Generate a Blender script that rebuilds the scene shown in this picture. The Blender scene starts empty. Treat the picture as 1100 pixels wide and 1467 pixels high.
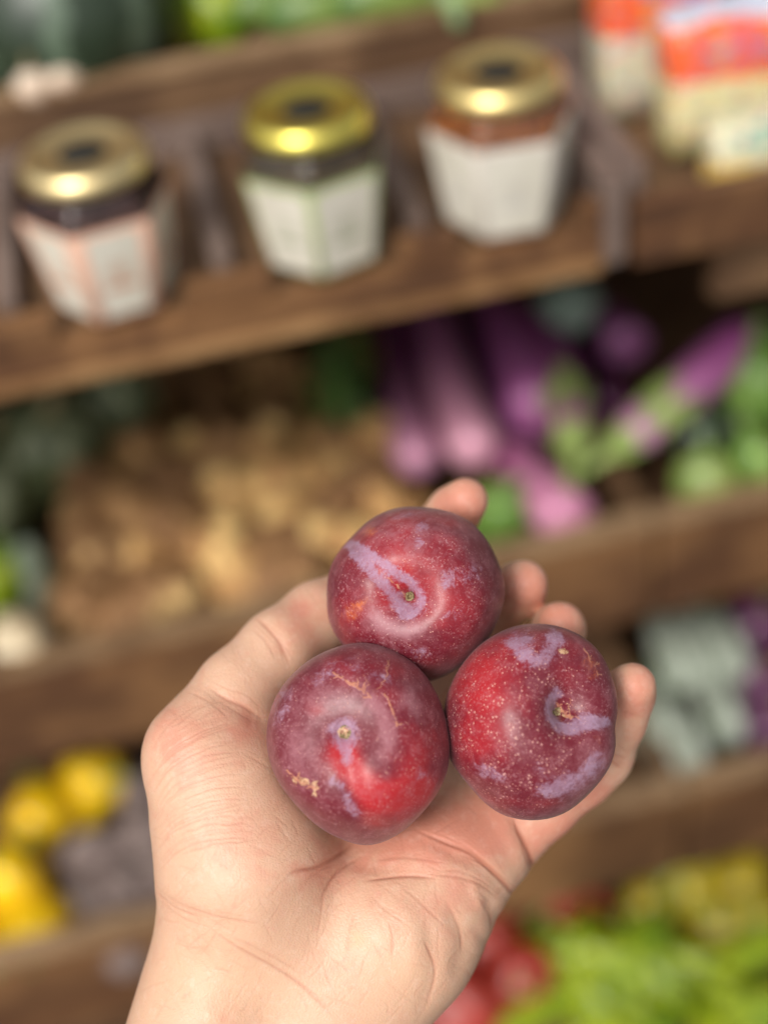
import bpy, bmesh, math, random
import numpy as np
from mathutils import Vector, Matrix
random.seed(7); rng = np.random.default_rng(7)
S = bpy.context.scene
COL = S.collection
PI = math.pi
# ------------------------------------------------------------------ camera
FPX = 2037.0                       # focal length in pixels of the 1100x1467 photograph
CAM = np.array([0.0, 0.0, 1.5]); TH = math.radians(42); RO = math.radians(7.4); YA = math.radians(8)
Fw = np.array([math.sin(YA)*math.cos(TH), math.cos(YA)*math.cos(TH), -math.sin(TH)])
R0 = np.array([math.cos(YA), -math.sin(YA), 0]); U0 = np.array([math.sin(YA)*math.sin(TH), math.cos(YA)*math.sin(TH), math.cos(TH)])
Rt = math.cos(RO)*R0 - math.sin(RO)*U0
Up = math.sin(RO)*R0 + math.cos(RO)*U0
cd = bpy.data.cameras.new('camera'); cam = bpy.data.objects.new('camera', cd); COL.objects.link(cam)
M = np.eye(4); M[:3, 0] = Rt; M[:3, 1] = Up; M[:3, 2] = -Fw; M[:3, 3] = CAM
cam.matrix_world = Matrix(M.tolist())
cd.sensor_fit = 'VERTICAL'; cd.sensor_height = 36; cd.lens = 36*FPX/1467
cd.clip_start = 0.01; cd.clip_end = 200
cd.dof.use_dof = True; cd.dof.focus_distance = 0.397; cd.dof.aperture_fstop = 3.4
S.camera = cam
# ------------------------------------------------------------------ light
SUN_EL, SUN_AZ = 45, 218           # degrees; azimuth clockwise from +Y
w = bpy.data.worlds.new('World'); S.world = w; w.use_nodes = True
nt = w.node_tree; bg = nt.nodes['Background']
sky = nt.nodes.new('ShaderNodeTexSky'); sky.sky_type = 'NISHITA'; sky.sun_disc = False
sky.sun_elevation = math.radians(SUN_EL); sky.sun_rotation = math.radians(SUN_AZ)
sky.air_density = 1.0; sky.dust_density = 4.0; sky.ozone_density = 0.5
hs = nt.nodes.new('ShaderNodeHueSaturation'); hs.inputs['Saturation'].default_value = 0.12
nt.links.new(sky.outputs[0], hs.inputs['Color']); nt.links.new(hs.outputs[0], bg.inputs[0])
bg.inputs[1].default_value = 0.145
sl = bpy.data.lights.new('sun', 'SUN'); sun = bpy.data.objects.new('sun', sl); COL.objects.link(sun)
sl.energy = 2.1; sl.angle = math.radians(16); sl.color = (1, 0.95, 0.88)
sd = Vector((math.sin(math.radians(SUN_AZ))*math.cos(math.radians(SUN_EL)), math.cos(math.radians(SUN_AZ))*math.cos(math.radians(SUN_EL)), math.sin(math.radians(SUN_EL))))
sun.rotation_euler = sd.to_track_quat('Z', 'Y').to_euler(); sun.location = (0, -3, 6)
S.view_settings.view_transform = 'Standard'; S.view_settings.look = 'None'
S.view_settings.exposure = 0.04; S.view_settings.gamma = 1
S.render.engine = 'CYCLES'
S.cycles.use_denoising = True

# ------------------------------------------------------------------ helpers
def P(px, py, d):
    return CAM + Fw*d + Rt*((px-550)/FPX*d) - Up*((py-733.5)/FPX*d)
def ray(px, py): return Fw + Rt*((px-550)/FPX) - Up*((py-733.5)/FPX)
def onz(px, py, z):
    r = ray(px, py); return CAM + r*((z-CAM[2])/r[2])
def ony(px, py, y):
    r = ray(px, py); return CAM + r*(y/r[1])
def V(a): return Vector([float(c) for c in a])
def tag(o, label=None, cat=None, group=None, kind=None):
    if label: o['label'] = label
    if cat: o['category'] = cat
    if group: o['group'] = group
    if kind: o['kind'] = kind
    return o
def empty(name, loc, label=None, cat=None, group=None):
    o = bpy.data.objects.new(name, None); o.empty_display_size = .02; COL.objects.link(o); o.location = V(loc)
    return tag(o, label, cat, group)
def link(name, me, parent=None, loc=(0, 0, 0)):
    o = bpy.data.objects.new(name, me); COL.objects.link(o); o.location = V(loc)
    if parent: o.parent = parent
    return o
def mesh(name, vs, fs, mat=None, smooth=True):
    me = bpy.data.meshes.new(name); me.from_pydata([tuple(map(float, v)) for v in vs], [], [tuple(f) for f in fs])
    if mat: me.materials.append(mat)
    if smooth: me.polygons.foreach_set('use_smooth', [True]*len(me.polygons))
    me.update(); return me
def box(name, x0, x1, y0, y1, z0, z1, mat, parent=None, bev=.0015, org=(0, 0, 0), jit=0.0):
    bm = bmesh.new(); bmesh.ops.create_cube(bm, size=1)
    for v in bm.verts:
        v.co = Vector(((x0+x1)/2-org[0]+v.co.x*(x1-x0), (y0+y1)/2-org[1]+v.co.y*(y1-y0), (z0+z1)/2-org[2]+v.co.z*(z1-z0)))
        if jit: v.co += Vector([random.uniform(-jit, jit) for _ in range(3)])
    if bev: bmesh.ops.bevel(bm, geom=list(bm.edges), offset=bev, segments=2, affect='EDGES')
    me = bpy.data.meshes.new(name); bm.to_mesh(me); bm.free(); me.materials.append(mat)
    return link(name, me, parent)
def tube(path, rad, n=20, lobes=0, lobe=0.0, squash=1.0, name='tube', mat=None, wob=0.0):
    path = [np.array(p, float) for p in path]; m = len(path)
    vs = []; fs = []; prev = None
    for i, p in enumerate(path):
        t = path[min(i+1, m-1)]-path[max(i-1, 0)]; t /= np.linalg.norm(t)+1e-9
        a = np.array([0, 0, 1.0]) if prev is None else prev
        if abs(a@t) > .95: a = np.array([0, 1.0, 0.2])
        u = a-t*(a@t); u /= np.linalg.norm(u); prev = u; v = np.cross(t, u)
        for k in range(n):
            g = 2*PI*k/n; r = rad[i]*(1+lobe*math.cos(lobes*g)+wob*random.uniform(-1, 1))
            vs.append(p+u*math.cos(g)*r*squash+v*math.sin(g)*r)
    for i in range(m-1):
        for k in range(n):
            fs.append((i*n+k, i*n+(k+1) % n, (i+1)*n+(k+1) % n, (i+1)*n+k))
    vs.append(path[0]); vs.append(path[-1]); c0, c1 = len(vs)-2, len(vs)-1
    for k in range(n):
        fs.append((c0, (k+1) % n, k)); fs.append((c1, (m-1)*n+k, (m-1)*n+(k+1) % n))
    return mesh(name, vs, fs, mat)
def spline(pts, n):
    pts = [np.array(p, float) for p in pts]; out = []
    for i in range(n):
        s = i/(n-1)*(len(pts)-1); k = min(int(s), len(pts)-2); f = s-k
        p0 = pts[max(k-1, 0)]; p1 = pts[k]; p2 = pts[k+1]; p3 = pts[min(k+2, len(pts)-1)]
        out.append(.5*((2*p1)+(-p0+p2)*f+(2*p0-5*p1+4*p2-p3)*f*f+(-p0+3*p1-3*p2+p3)*f**3))
    return out
def lathe(prof, n=48, name='lathe', mat=None, sides=None, smooth=True):
    vs = []; fs = []; m = len(prof)
    for r, z in prof:
        for k in range(n):
            g = 2*PI*k/n; q = 1.0
            if sides:
                h = PI/sides; gg = (g % (2*h))-h; q0 = math.cos(h)/math.cos(gg); q = q0*.97+.03*math.cos(h)*1.06
            vs.append((r*q*math.cos(g), r*q*math.sin(g), z))
    for i in range(m-1):
        for k in range(n): fs.append((i*n+k, i*n+(k+1) % n, (i+1)*n+(k+1) % n, (i+1)*n+k))
    vs += [(0, 0, prof[0][1]), (0, 0, prof[-1][1])]; a, b = len(vs)-2, len(vs)-1
    for k in range(n): fs.append((a, (k+1) % n, k)); fs.append((b, (m-1)*n+k, (m-1)*n+(k+1) % n))
    return mesh(name, vs, fs, mat, smooth)

class N:
    def __init__(s, name):
        s.m = bpy.data.materials.new(name); s.m.use_nodes = True; s.t = s.m.node_tree; s.b = s.t.nodes['Principled BSDF']
    def n(s, typ, **kw):
        o = s.t.nodes.new(typ)
        for k, v in kw.items(): setattr(o, k, v)
        return o
    def l(s, a, b): s.t.links.new(a, b)
    def inp(s, node, key, v):
        if hasattr(v, 'is_output') or isinstance(v, bpy.types.NodeSocket): s.l(v, node.inputs[key])
        else: node.inputs[key].default_value = v
    def coord(s): return s.n('ShaderNodeTexCoord').outputs['Object']
    def attr(s, a): return s.n('ShaderNodeAttribute', attribute_name=a).outputs['Fac']
    def noise(s, scale, detail=4, rough=.55, vec=None, dist=0.0):
        o = s.n('ShaderNodeTexNoise'); o.inputs['Scale'].default_value = scale; o.inputs['Detail'].default_value = detail
        o.inputs['Roughness'].default_value = rough; o.inputs['Distortion'].default_value = dist
        s.l(vec or s.coord(), o.inputs['Vector']); return o.outputs['Fac']
    def math(s, op, a, b=0.0, c=0.0, clamp=False):
        o = s.n('ShaderNodeMath', operation=op, use_clamp=clamp); s.inp(o, 0, a); s.inp(o, 1, b); s.inp(o, 2, c); return o.outputs[0]
    def step(s, v, a, b, t0=0.0, t1=1.0):
        o = s.n('ShaderNodeMapRange', interpolation_type='SMOOTHSTEP'); s.inp(o, 0, v); s.inp(o, 1, a); s.inp(o, 2, b); s.inp(o, 3, t0); s.inp(o, 4, t1); return o.outputs[0]
    def mix(s, f, a, b, typ='MIX'):
        o = s.n('ShaderNodeMix', data_type='RGBA', blend_type=typ); s.inp(o, 0, f)
        s.inp(o, 6, a if not isinstance(a, tuple) else (*a[:3], 1)); s.inp(o, 7, b if not isinstance(b, tuple) else (*b[:3], 1)); return o.outputs[2]
    def bump(s, h, strength=.3, dist=.001, nrm=None):
        o = s.n('ShaderNodeBump'); s.inp(o, 'Height', h); o.inputs['Strength'].default_value = strength; o.inputs['Distance'].default_value = dist
        if nrm is not None: s.l(nrm, o.inputs['Normal'])
        return o.outputs[0]
    def set(s, **kw):
        for k, v in kw.items():
            k = k.replace('_', ' '); s.inp(s.b, k, (*v, 1) if isinstance(v, tuple) and len(v) == 3 and 'Radius' not in k else v)
        return s
def simple(name, c1, c2, scale=60, rough=.5, bump=.2, bscale=300, **kw):
    n = N(name); f = n.step(n.noise(scale), .35, .65)
    n.set(Base_Color=n.mix(f, c1, c2), Roughness=rough, Normal=n.bump(n.noise(bscale), bump, .002), **kw); return n.m
def wood(name, c1, c2, c3, rough=.62):
    n = N(name); tc = n.coord(); mp = n.n('ShaderNodeMapping'); n.l(tc, mp.inputs[0]); mp.inputs['Scale'].default_value = (2.2, 30, 30)
    g = n.noise(2.2, 6, .6, mp.outputs[0], 1.2); d = n.noise(11, 5, .65, dist=.6)
    c = n.mix(n.step(g, .3, .7), c1, c2); c = n.mix(n.step(d, .42, .66, 0, .85), c, c3)
    n.set(Base_Color=c, Roughness=rough, Normal=n.bump(g, .35, .002)); return n.m
wood_face = wood('stained_wood', (.055, .022, .009), (.14, .060, .023), (.23, .112, .043))
wood_dark = wood('dark_wood', (.075, .038, .018), (.14, .07, .032), (.19, .105, .05))
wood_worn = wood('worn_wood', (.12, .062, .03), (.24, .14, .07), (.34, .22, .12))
wood_rim = wood('dusty_wood', (.11, .073, .06), (.18, .125, .10), (.24, .175, .145))
# ------------------------------------------------------------------ setting: ground
gm = simple('worn_paving', (.06, .05, .045), (.1, .09, .08), 3, .9, .3, 40)
g = box('ground', -20, 20, -20, 20, -.2, 0, gm, None, 0); tag(g, kind='structure')

# ------------------------------------------------------------------ display rack of stepped wooden shelves
rack = empty('display_rack', (0, .9, 0), 'brown wooden rack with stepped produce shelves behind the hand', 'rack')
def rb(name, x0, x1, y0, y1, z0, z1, mat, bev=.002):
    return box(name, x0, x1, y0, y1, z0, z1, mat, rack, bev, org=(0, .9, 0), jit=.0006)
XL, XR, XM = -.85, 1.1, .3227
# tier heights: (front y, board bottom z, board top z, depth)
for (nm, x0, x1) in (('front_board', XL, XM-.002), ('front_board', XM+.002, XR)):
    rb(nm, x0, x1, .880, .896, 1.045, 1.108, wood_dark); rb('edge_strip', x0, x1, .878, .898, 1.1085, 1.1145, wood_worn)     # top tier: darker wood stands in for shade on its front
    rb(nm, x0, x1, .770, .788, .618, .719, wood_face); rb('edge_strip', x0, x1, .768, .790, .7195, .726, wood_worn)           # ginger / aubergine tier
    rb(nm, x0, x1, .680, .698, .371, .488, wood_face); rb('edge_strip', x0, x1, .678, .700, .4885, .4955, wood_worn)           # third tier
    rb(nm, x0, x1, .400, .418, .14, .24, wood_face)             # bottom tier
rb('front_board', XM+.002, XR, .700, .716, .975, 1.034, wood_dark)
for (y0, y1, z) in ((.898, 1.40, 1.05), (.79, 1.40, .63), (.70, 1.40, .385), (.42, 1.40, .14)):
    k = 3; wd = (y1-y0)/k
    for i in range(k): rb('shelf_board', XL, XR, y0+i*wd+.001, y0+(i+1)*wd-.001, z-.014, z, wood_dark)
for i in range(9):
    x = XL+i*(XR-XL)/9
    rb('back_board', x+.001, x+(XR-XL)/9-.001, 1.402, 1.418, .05, 1.75, wood_dark)
for x in (XL-.04, XR): rb('post', x, x+.04, .66, 1.4, 0, 1.04, wood_dark)
for x in (XM-.011,): 
    rb('divider', x, x+.014, .79, 1.40, .6305, .72, wood_dark); rb('divider', x, x+.014, .70, 1.40, .3855, .49, wood_dark)
rb('divider', -.245, -.235, .79, 1.40, .6305, .72, wood_dark)
rb('divider', .31, .33, .90, 1.40, 1.06, 1.30, wood_dark)
# ------------------------------------------------------------------ jar tray
TX1 = .242
tray = empty('jar_tray', (-.2, .77, 1.04), 'brown wooden tray with grey dusty rims and compartments for jars', 'tray')
def tb(name, *a, mat=wood_rim, bev=.0015): return box(name, *a, mat, tray, bev, org=(-.2, .77, 1.04), jit=.0005)
jars_x = []
for (px, py) in ((122, 232), (437, 165), (712, 118)): jars_x.append(onz(px, py, 1.1435)[0])
tb('front_board', XL, TX1, .676, .690, 1.0345, 1.0605, mat=wood_face)
tb('edge_strip', XL, TX1-.001, .672, .6755, 1.0338, 1.044, mat=wood('worn_highlight_edge', (.16, .075, .028), (.30, .155, .06), (.40, .23, .10)))  # paler strip paints in the lower edge's highlight along with its wear
tb('floor_board', XL, TX1, .691, .868, 1.036, 1.0600, mat=wood_dark)
tb('back_rail', XL, TX1, .862, .876, 1.0605, 1.082)
tb('end_board', TX1+.0005, TX1+.014, .676, .876, 1.036, 1.092)
mids = [(jars_x[0]+jars_x[1])/2, (jars_x[1]+jars_x[2])/2]
for x in [jars_x[0]-(mids[0]-jars_x[0])] + mids:
    tb('divider', x-.006, x+.006, .704, .861, 1.0605, 1.079)
xs = [XL]+sum([[j-.036, j+.036] for j in jars_x], [])+[TX1]
for a, b in zip(xs[::2], xs[1::2]):
    tb('front_rim', a, b, .6775, .690, 1.061, 1.078, mat=wood_face)
tray2 = empty('packet_tray', (.5, .77, 1.04), 'brown wooden tray holding printed packets, right of the jar tray', 'tray')
def tb2(name, *a, mat=wood_rim): return box(name, *a, mat, tray2, .0015, org=(.5, .77, 1.04), jit=.0005)
X2 = TX1+.018
tb2('front_board', X2, XR, .672, .688, 1.0345, 1.074, mat=wood_face)
tb2('floor_board', X2, XR, .689, .868, 1.036, 1.052, mat=wood_dark)
tb2('back_rail', X2, XR, .862, .876, 1.0525, 1.09)
tb2('end_board', X2, X2+.012, .689, .861, 1.0525, 1.09)

# ------------------------------------------------------------------ jars
gold = N('gold_lid'); gold.set(Base_Color=(.90, .70, .30), Metallic=1.0, Roughness=.38, Normal=gold.bump(gold.noise(120), .08, .001)); gold = gold.m
glass = N('jar_glass'); glass.set(Base_Color=(.95, .97, .95), Transmission_Weight=1.0, Roughness=.03, IOR=1.2); glass = glass.m
black = simple('black_print', (.012, .014, .013), (.02, .022, .02), 80, .45, .05)
def jam(nm, c, c2): return simple(nm, c, c2, 90, .3, .2, 200)
paper = simple('cream_paper', (.72, .68, .58), (.62, .58, .48), 25, .6, .05)
def make_jar(x, label, jc, jc2, edge, txt, yaw, tint=None, pw=.0165):
    t = empty('jar', (x, .7125, 1.0608), label, 'jar', 'gold lidded jars in the tray')
    cm = jam('preserve', jc, jc2); em = simple('label_edge', edge, tuple(c*.85 for c in edge), 40, .6, .05); tm = simple('label_ink', txt, txt, 40, .6, 0)
    RZ_ = lambda z: .0365+(z-.006)*.17           # corner radius grows upwards
    pr = [(.032, 0), (.0345, .001), (RZ_(.003), .003), (RZ_(.030), .030), (RZ_(.054), .054), (.0445, .059), (.038, .064), (.033, .067), (.033, .073)]
    link('glass', lathe(pr, 72, 'jar_glass', glass, 6), t)
    link('contents', lathe([(r*.975, z*.985+.0006) for r, z in pr], 72, 'contents', cm, 6), t)
    lb = link('label', lathe([(RZ_(.003), .0035), (RZ_(.0037)*1.012, .0037), (RZ_(.0545)*1.012, .0545), (RZ_(.0547), .0547)], 72, 'label', em, 6), t)
    # printed panel on each of the six faces
    ka = 1.012*(.97*math.cos(PI/6)+.03*math.cos(PI/6)*1.06)
    for k in range(6):
        a = (k+.5)*PI/3; c_, s_ = math.cos(a), math.sin(a)
        def q(u, z, off): A_ = RZ_(z)*ka+off; u = u*RZ_(z)/.042; return (A_*c_-u*s_, A_*s_+u*c_, z)
        def card(nm, u0, u1, z0, z1, off, m, par):
            th = .0003
            vs = [q(u0, z0, off), q(u1, z0, off), q(u1, z1, off), q(u0, z1, off), q(u0, z0, off+th), q(u1, z0, off+th), q(u1, z1, off+th), q(u0, z1, off+th)]
            return link(nm, mesh(nm, vs, [(4, 5, 6, 7), (0, 1, 5, 4), (1, 2, 6, 5), (2, 3, 7, 6), (3, 0, 4, 7)], m, False), par)
        card('label_panel', -pw, pw, .006, .0525, .0001, paper, lb)
        if True:
            vs = []; fs = []
            for (u0, u1, z0, z1) in ((-.010, .010, .021, .0245), (-.008, .007, .0275, .0285), (-.009, .009, .031, .032), (-.006, .006, .0345, .0355)):
                b = len(vs); th = .0006
                vs += [q(u0, z0, th), q(u1, z0, th), q(u1, z1, th), q(u0, z1, th)]; fs.append((b, b+1, b+2, b+3))
            link('print', mesh('print', vs, fs, tm, False), lb)
    # lid: rolled edge, raised shoulder ring, sunken centre
    lp = [(.0330, .0705), (.0358, .0702), (.0373, .0712), (.0378, .0725), (.0376, .0745), (.0366, .0770), (.0350, .0790), (.0325, .0804), (.0300, .0806), (.0280, .0800), (.0262, .0790), (.020, .0786), (.010, .0786)]
    lid = link('lid', lathe(lp, 96, 'lid', gold if not tint else tint), t)
    link('emblem', lathe([(.0130, .0787), (.0140, .0790), (.0132, .0793), (.004, .0794)], 32, 'emblem', black), lid)
    t.rotation_euler.z = yaw; t.scale = (.94, .94, 1.15); return t
gold2 = N('bright_gold_lid'); gold2.set(Base_Color=(.88, .75, .16), Metallic=1.0, Roughness=.32); gold2 = gold2.m
gold0 = N('dull_gold_lid'); gold0.set(Base_Color=(.88, .70, .36), Metallic=1.0, Roughness=.38); gold0 = gold0.m
make_jar(jars_x[0], 'hexagonal jar of dark jam with peach edged cream label, leftmost jar', (.03, .012, .012), (.06, .02, .015), (.72, .42, .30), (.5, .2, .1), math.radians(8), gold0, .0150)
make_jar(jars_x[1], 'hexagonal jar with yellow gold lid and green edged label, middle jar', (.05, .035, .02), (.08, .05, .025), (.36, .42, .18), (.30, .32, .2), math.radians(16), gold2, .0185)
make_jar(jars_x[2], 'hexagonal jar of orange brown preserve with plain whitish label, rightmost jar', (.28, .09, .02), (.18, .05, .012), (.62, .56, .50), (.55, .52, .47), math.radians(-4), None, .019)

# ------------------------------------------------------------------ printed packets
def packet(loc, size, yaw, tilt, label, bands, ink, inkpos):
    t = empty('snack_packet', loc, label, 'packet', 'printed packets beside the jars')
    w_, d_, h_ = size
    n = N('packet_print'); tc = n.coord(); sp = n.n('ShaderNodeSeparateXYZ'); n.l(tc, sp.inputs[0])
    z = n.math('ADD', sp.outputs[2], n.math('MULTIPLY', n.math('SUBTRACT', n.noise(18, 2), .5), .022))
    z = n.math('ADD', z, n.math('MULTIPLY', sp.outputs[0], .12))
    c = bands[0][1]
    for (zz, cc) in bands[1:]: c = n.mix(n.step(z, zz*h_-.0008, zz*h_+.0008), c, cc)
    # loose blocks of ink where the lettering is too blurred to read
    v = n.n('ShaderNodeTexVoronoi'); n.l(tc, v.inputs['Vector']); v.inputs['Scale'].default_value = 95
    band = n.math('MULTIPLY', n.step(z, inkpos[0]*h_, inkpos[0]*h_+.002), n.step(z, inkpos[1]*h_, inkpos[1]*h_+.002, 1, 0))
    side = n.math('MULTIPLY', n.step(sp.outputs[0], -w_*.36, -w_*.33), n.step(sp.outputs[0], w_*.33, w_*.36, 1, 0))
    f = n.math('MULTIPLY', n.math('MULTIPLY', band, side), n.step(v.outputs['Distance'], .50, .62, 1, 0))
    c = n.mix(f, c, ink)
    for (sc_, col_, t_, sd_) in ((70, (.10, .30, .30), .60, 3), (85, (.62, .16, .30), .62, 9), (60, (.70, .45, .10), .62, 15)):
        mp = n.n('ShaderNodeMapping'); n.l(tc, mp.inputs[0]); mp.inputs['Location'].default_value = (sd_, sd_, 0); mp.inputs['Scale'].default_value = (1, 1, 2.2)
        c = n.mix(n.step(n.noise(sc_, 2, .5, mp.outputs[0]), t_-.02, t_+.03, 0, .75), c, col_)
    n.set(Base_Color=c, Roughness=.35, Normal=n.bump(n.noise(60), .1, .002))
    bm = bmesh.new(); bmesh.ops.create_cube(bm, size=1)
    bmesh.ops.subdivide_edges(bm, edges=list(bm.edges), cuts=6, use_grid_fill=True)
    for vv in bm.verts:
        x, y, zc = vv.co*2; e = (1-.45*abs(zc)**6)
        bulge = 1+.16*(1-x*x)*(1-zc*zc)
        vv.co = Vector((x*w_/2*(1-.02*zc*zc), y*d_/2*e*bulge, (zc+1)*h_/2))
    me = bpy.data.meshes.new('pouch'); bm.to_mesh(me); bm.free(); me.materials.append(n.m)
    me.polygons.foreach_set('use_smooth', [True]*len(me.polygons))
    link('pouch', me, t)
    sm = simple('crimped_seal', bands[-1][1], tuple(c_*.9 for c_ in bands[-1][1]), 50, .4, .5, 900)
    b = box('seal', -w_/2*.97, w_/2*.97, -d_*.10, d_*.10, h_-.001, h_+.007, sm, t, .0005)
    t.rotation_euler = (tilt, 0, yaw); return t
orange = (.80, .11, .02); cream = (.74, .66, .36); blue = (.13, .15, .50)
pz = 1.0535
a = ony(950, 150, .80); packet((a[0], .815, pz), (.075, .030, .125), .0, -.12, 'orange and cream printed packet with blue lettering, behind the others', ((0, (.66, .62, .45)), (.50, (.70, .64, .42)), (.42, orange)), blue, (.58, .86))
a = ony(1030, 200, .75); packet((a[0]+.008, .757, pz), (.082, .028, .083), .05, -.16, 'packet with red orange top and cream yellow base beside jar tray', ((0, (.55, .55, .25)), (.10, cream), (.52, orange), (.93, (.55, .56, .66))), (.55, .14, .2), (.60, .80))
a = ony(1060, 270, .715); packet((a[0]+.006, .705, pz), (.064, .020, .040), .1, -.16, 'small white packet with green marks and yellow base', ((0, (.74, .50, .12)), (.38, (.66, .62, .42))), (.10, .36, .28), (.48, .85))
a = ony(1090, 90, .78); packet((a[0]+.03, .800, pz), (.06, .024, .112), .0, -.12, 'light blue edged packet at far right edge', ((0, cream), (.5, (.35, .42, .68)), (.85, (.3, .36, .6))), (.7, .3, .2), (.6, .8))

HAND_LEVEL = 2

# ------------------------------------------------------------------ plums
D0 = 0.40
def cl(px, py, z=0.0):            # camera-aligned local metres: x right, y up, z towards the viewer, origin on the axis at D0
    d = D0+z/1000.0; return np.array([(px-550)/FPX*d, -(py-733.5)/FPX*d, D0-d])
HM = np.eye(4); HM[:3, :3] = M[:3, :3]; HM[:3, 3] = CAM+Fw*D0
def proj(v):                      # local metres -> photo pixels
    d = D0-v[:, 2]; return 550+v[:, 0]/d*FPX, 733.5-v[:, 1]/d*FPX
W_, H_ = 1100, 1467
yy, xx = np.mgrid[0:H_, 0:W_].astype(np.float32)
class Canvas:
    def __init__(s): s.a = np.zeros((H_, W_), np.float32)
    def seg(s, a, b, wd, val, op='add', w2=None):
        m = 3.2*max(wd, w2 or wd)+2
        x0, x1 = int(max(min(a[0], b[0])-m, 0)), int(min(max(a[0], b[0])+m, W_)); y0, y1 = int(max(min(a[1], b[1])-m, 0)), int(min(max(a[1], b[1])+m, H_))
        if x1 <= x0 or y1 <= y0: return
        X = xx[y0:y1, x0:x1]; Y = yy[y0:y1, x0:x1]; dx, dy = b[0]-a[0], b[1]-a[1]; L = dx*dx+dy*dy+1e-6
        t = np.clip(((X-a[0])*dx+(Y-a[1])*dy)/L, 0, 1); w_ = wd+((w2 or wd)-wd)*t
        g = val*np.exp(-((X-a[0]-t*dx)**2+(Y-a[1]-t*dy)**2)/(2*w_*w_)); s.comb(g, y0, y1, x0, x1)
    def comb(s, g, y0, y1, x0, x1):
        r = s.a[y0:y1, x0:x1]; r[:] = np.where(np.abs(g) > np.abs(r), g, r)
    def line(s, pts, wd, val, taper=True, rough=0.0):
        n = max(6, int(len(pts)*5)); q = spline(pts, n); t = Canvas.__new__(Canvas); t.a = np.zeros_like(s.a)
        if rough: q = [p+rng.normal(0, rough, 2) for p in q]
        for i in range(n-1):
            f = 1.0
            if taper: u = (i+.5)/(n-1); f = min(1, 4*u, 4*(1-u))
            t.seg(q[i], q[i+1], wd*(.6+.4*f), val*f)
        s.a += t.a
    def lines_fast(s, pts, wd, val, rough=0.0):   # no separate buffer; max-blend (for many faint lines)
        n = max(6, int(len(pts)*4)); q = spline(pts, n)
        if rough: q = [p+rng.normal(0, rough, 2) for p in q]
        for i in range(n-1):
            u = (i+.5)/(n-1); f = min(1, 4*u, 4*(1-u)); s.seg(q[i], q[i+1], wd, val*f)
    def blob(s, cx, cy, rx, ry, ang, val, hard=2.0):
        c, sn = math.cos(math.radians(ang)), math.sin(math.radians(ang)); m = max(rx, ry)*2.2
        x0, x1 = int(max(cx-m, 0)), int(min(cx+m, W_)); y0, y1 = int(max(cy-m, 0)), int(min(cy+m, H_))
        if x1 <= x0 or y1 <= y0: return
        X = xx[y0:y1, x0:x1]-cx; Y = yy[y0:y1, x0:x1]-cy; u = (X*c+Y*sn)/rx; v = (-X*sn+Y*c)/ry
        s.a[y0:y1, x0:x1] += val*np.exp(-(u*u+v*v)**(hard/2)*1.2)
    def sample(s, px, py):
        x = np.clip(px, 0, W_-1.001); y = np.clip(py, 0, H_-1.001); i = x.astype(int); j = y.astype(int); fx = x-i; fy = y-j
        a = s.a; ok = (px > 0) & (px < W_-1) & (py > 0) & (py < H_-1)
        return np.where(ok, a[j, i]*(1-fx)*(1-fy)+a[j, i+1]*fx*(1-fy)+a[j+1, i]*(1-fx)*fy+a[j+1, i+1]*fx*fy, 0)
def set_attr(me, name, val):
    at = me.attributes.new(name, 'FLOAT', 'POINT'); at.data.foreach_set('value', np.ascontiguousarray(val, dtype=np.float32))
def lump(dirs, seed, k=5, freq=2.2):
    r = np.random.default_rng(seed); o = np.zeros(len(dirs))
    for i in range(k):
        w = r.normal(0, freq, 3); o += np.sin(dirs@w+r.uniform(0, 6.28))/k
    return o
# centre px, z(mm), semi-axes in px along screen x / y, screen tilt, stem px, suture screen angle, cleft px
PL = [dict(c=(595, 848), z=20, r=(126, 124), tilt=20, stem=(586, 856), sut=(505, 782), seed=3, dd=.25, dw=.30, bumps=((-.75, .65, -.035, .35), (.1, -1, .03, .3), (.8, .5, .02, .4))),
      dict(c=(759, 1033), z=5, r=(122, 141), tilt=-14, stem=(812, 1018), sut=(880, 1030), seed=5, dd=.32, dw=.29, hole=.09, bumps=((-.72, -.7, -.05, .35), (.75, .6, .03, .35), (.35, -.95, .02, .3), (1, 0, -.02, .3))),
      dict(c=(515, 1062), z=0, r=(129, 139), tilt=8, stem=(491, 1049), sut=(520, 1180), seed=8, dd=.21, dw=.40, bumps=((.12, -1, .045, .32), (-.75, -.66, -.045, .32), (.78, -.62, -.035, .3), (.7, .7, .02, .4), (-1, .1, .015, .4)))]
paint = [dict() for _ in range(3)]
for q in paint:
    for k in ('red', 'bloom', 'orange', 'scar', 'haze_glint', 'dots', 'crack'): q[k] = Canvas()
def cracks(cv, pts, wd=1.1, val=1.0, br=5, ln=16):
    q_ = spline(pts, 14); q_ = [p+rng.normal(0, 1.3, 2) for p in q_]
    for a, b in zip(q_, q_[1:]): cv.seg(a, b, wd, val*rng.uniform(.5, 1))
    for _ in range(br):
        s = q_[rng.integers(1, 13)]; a = rng.uniform(0, 6.28); l = rng.uniform(.4, 1)*ln; e = s+np.array([math.cos(a), math.sin(a)])*l; m_ = (s+e)/2+rng.normal(0, 2, 2)
        cv.seg(s, m_, wd*.8, val*.8); cv.seg(m_, e, wd*.6, val*.55)
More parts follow.
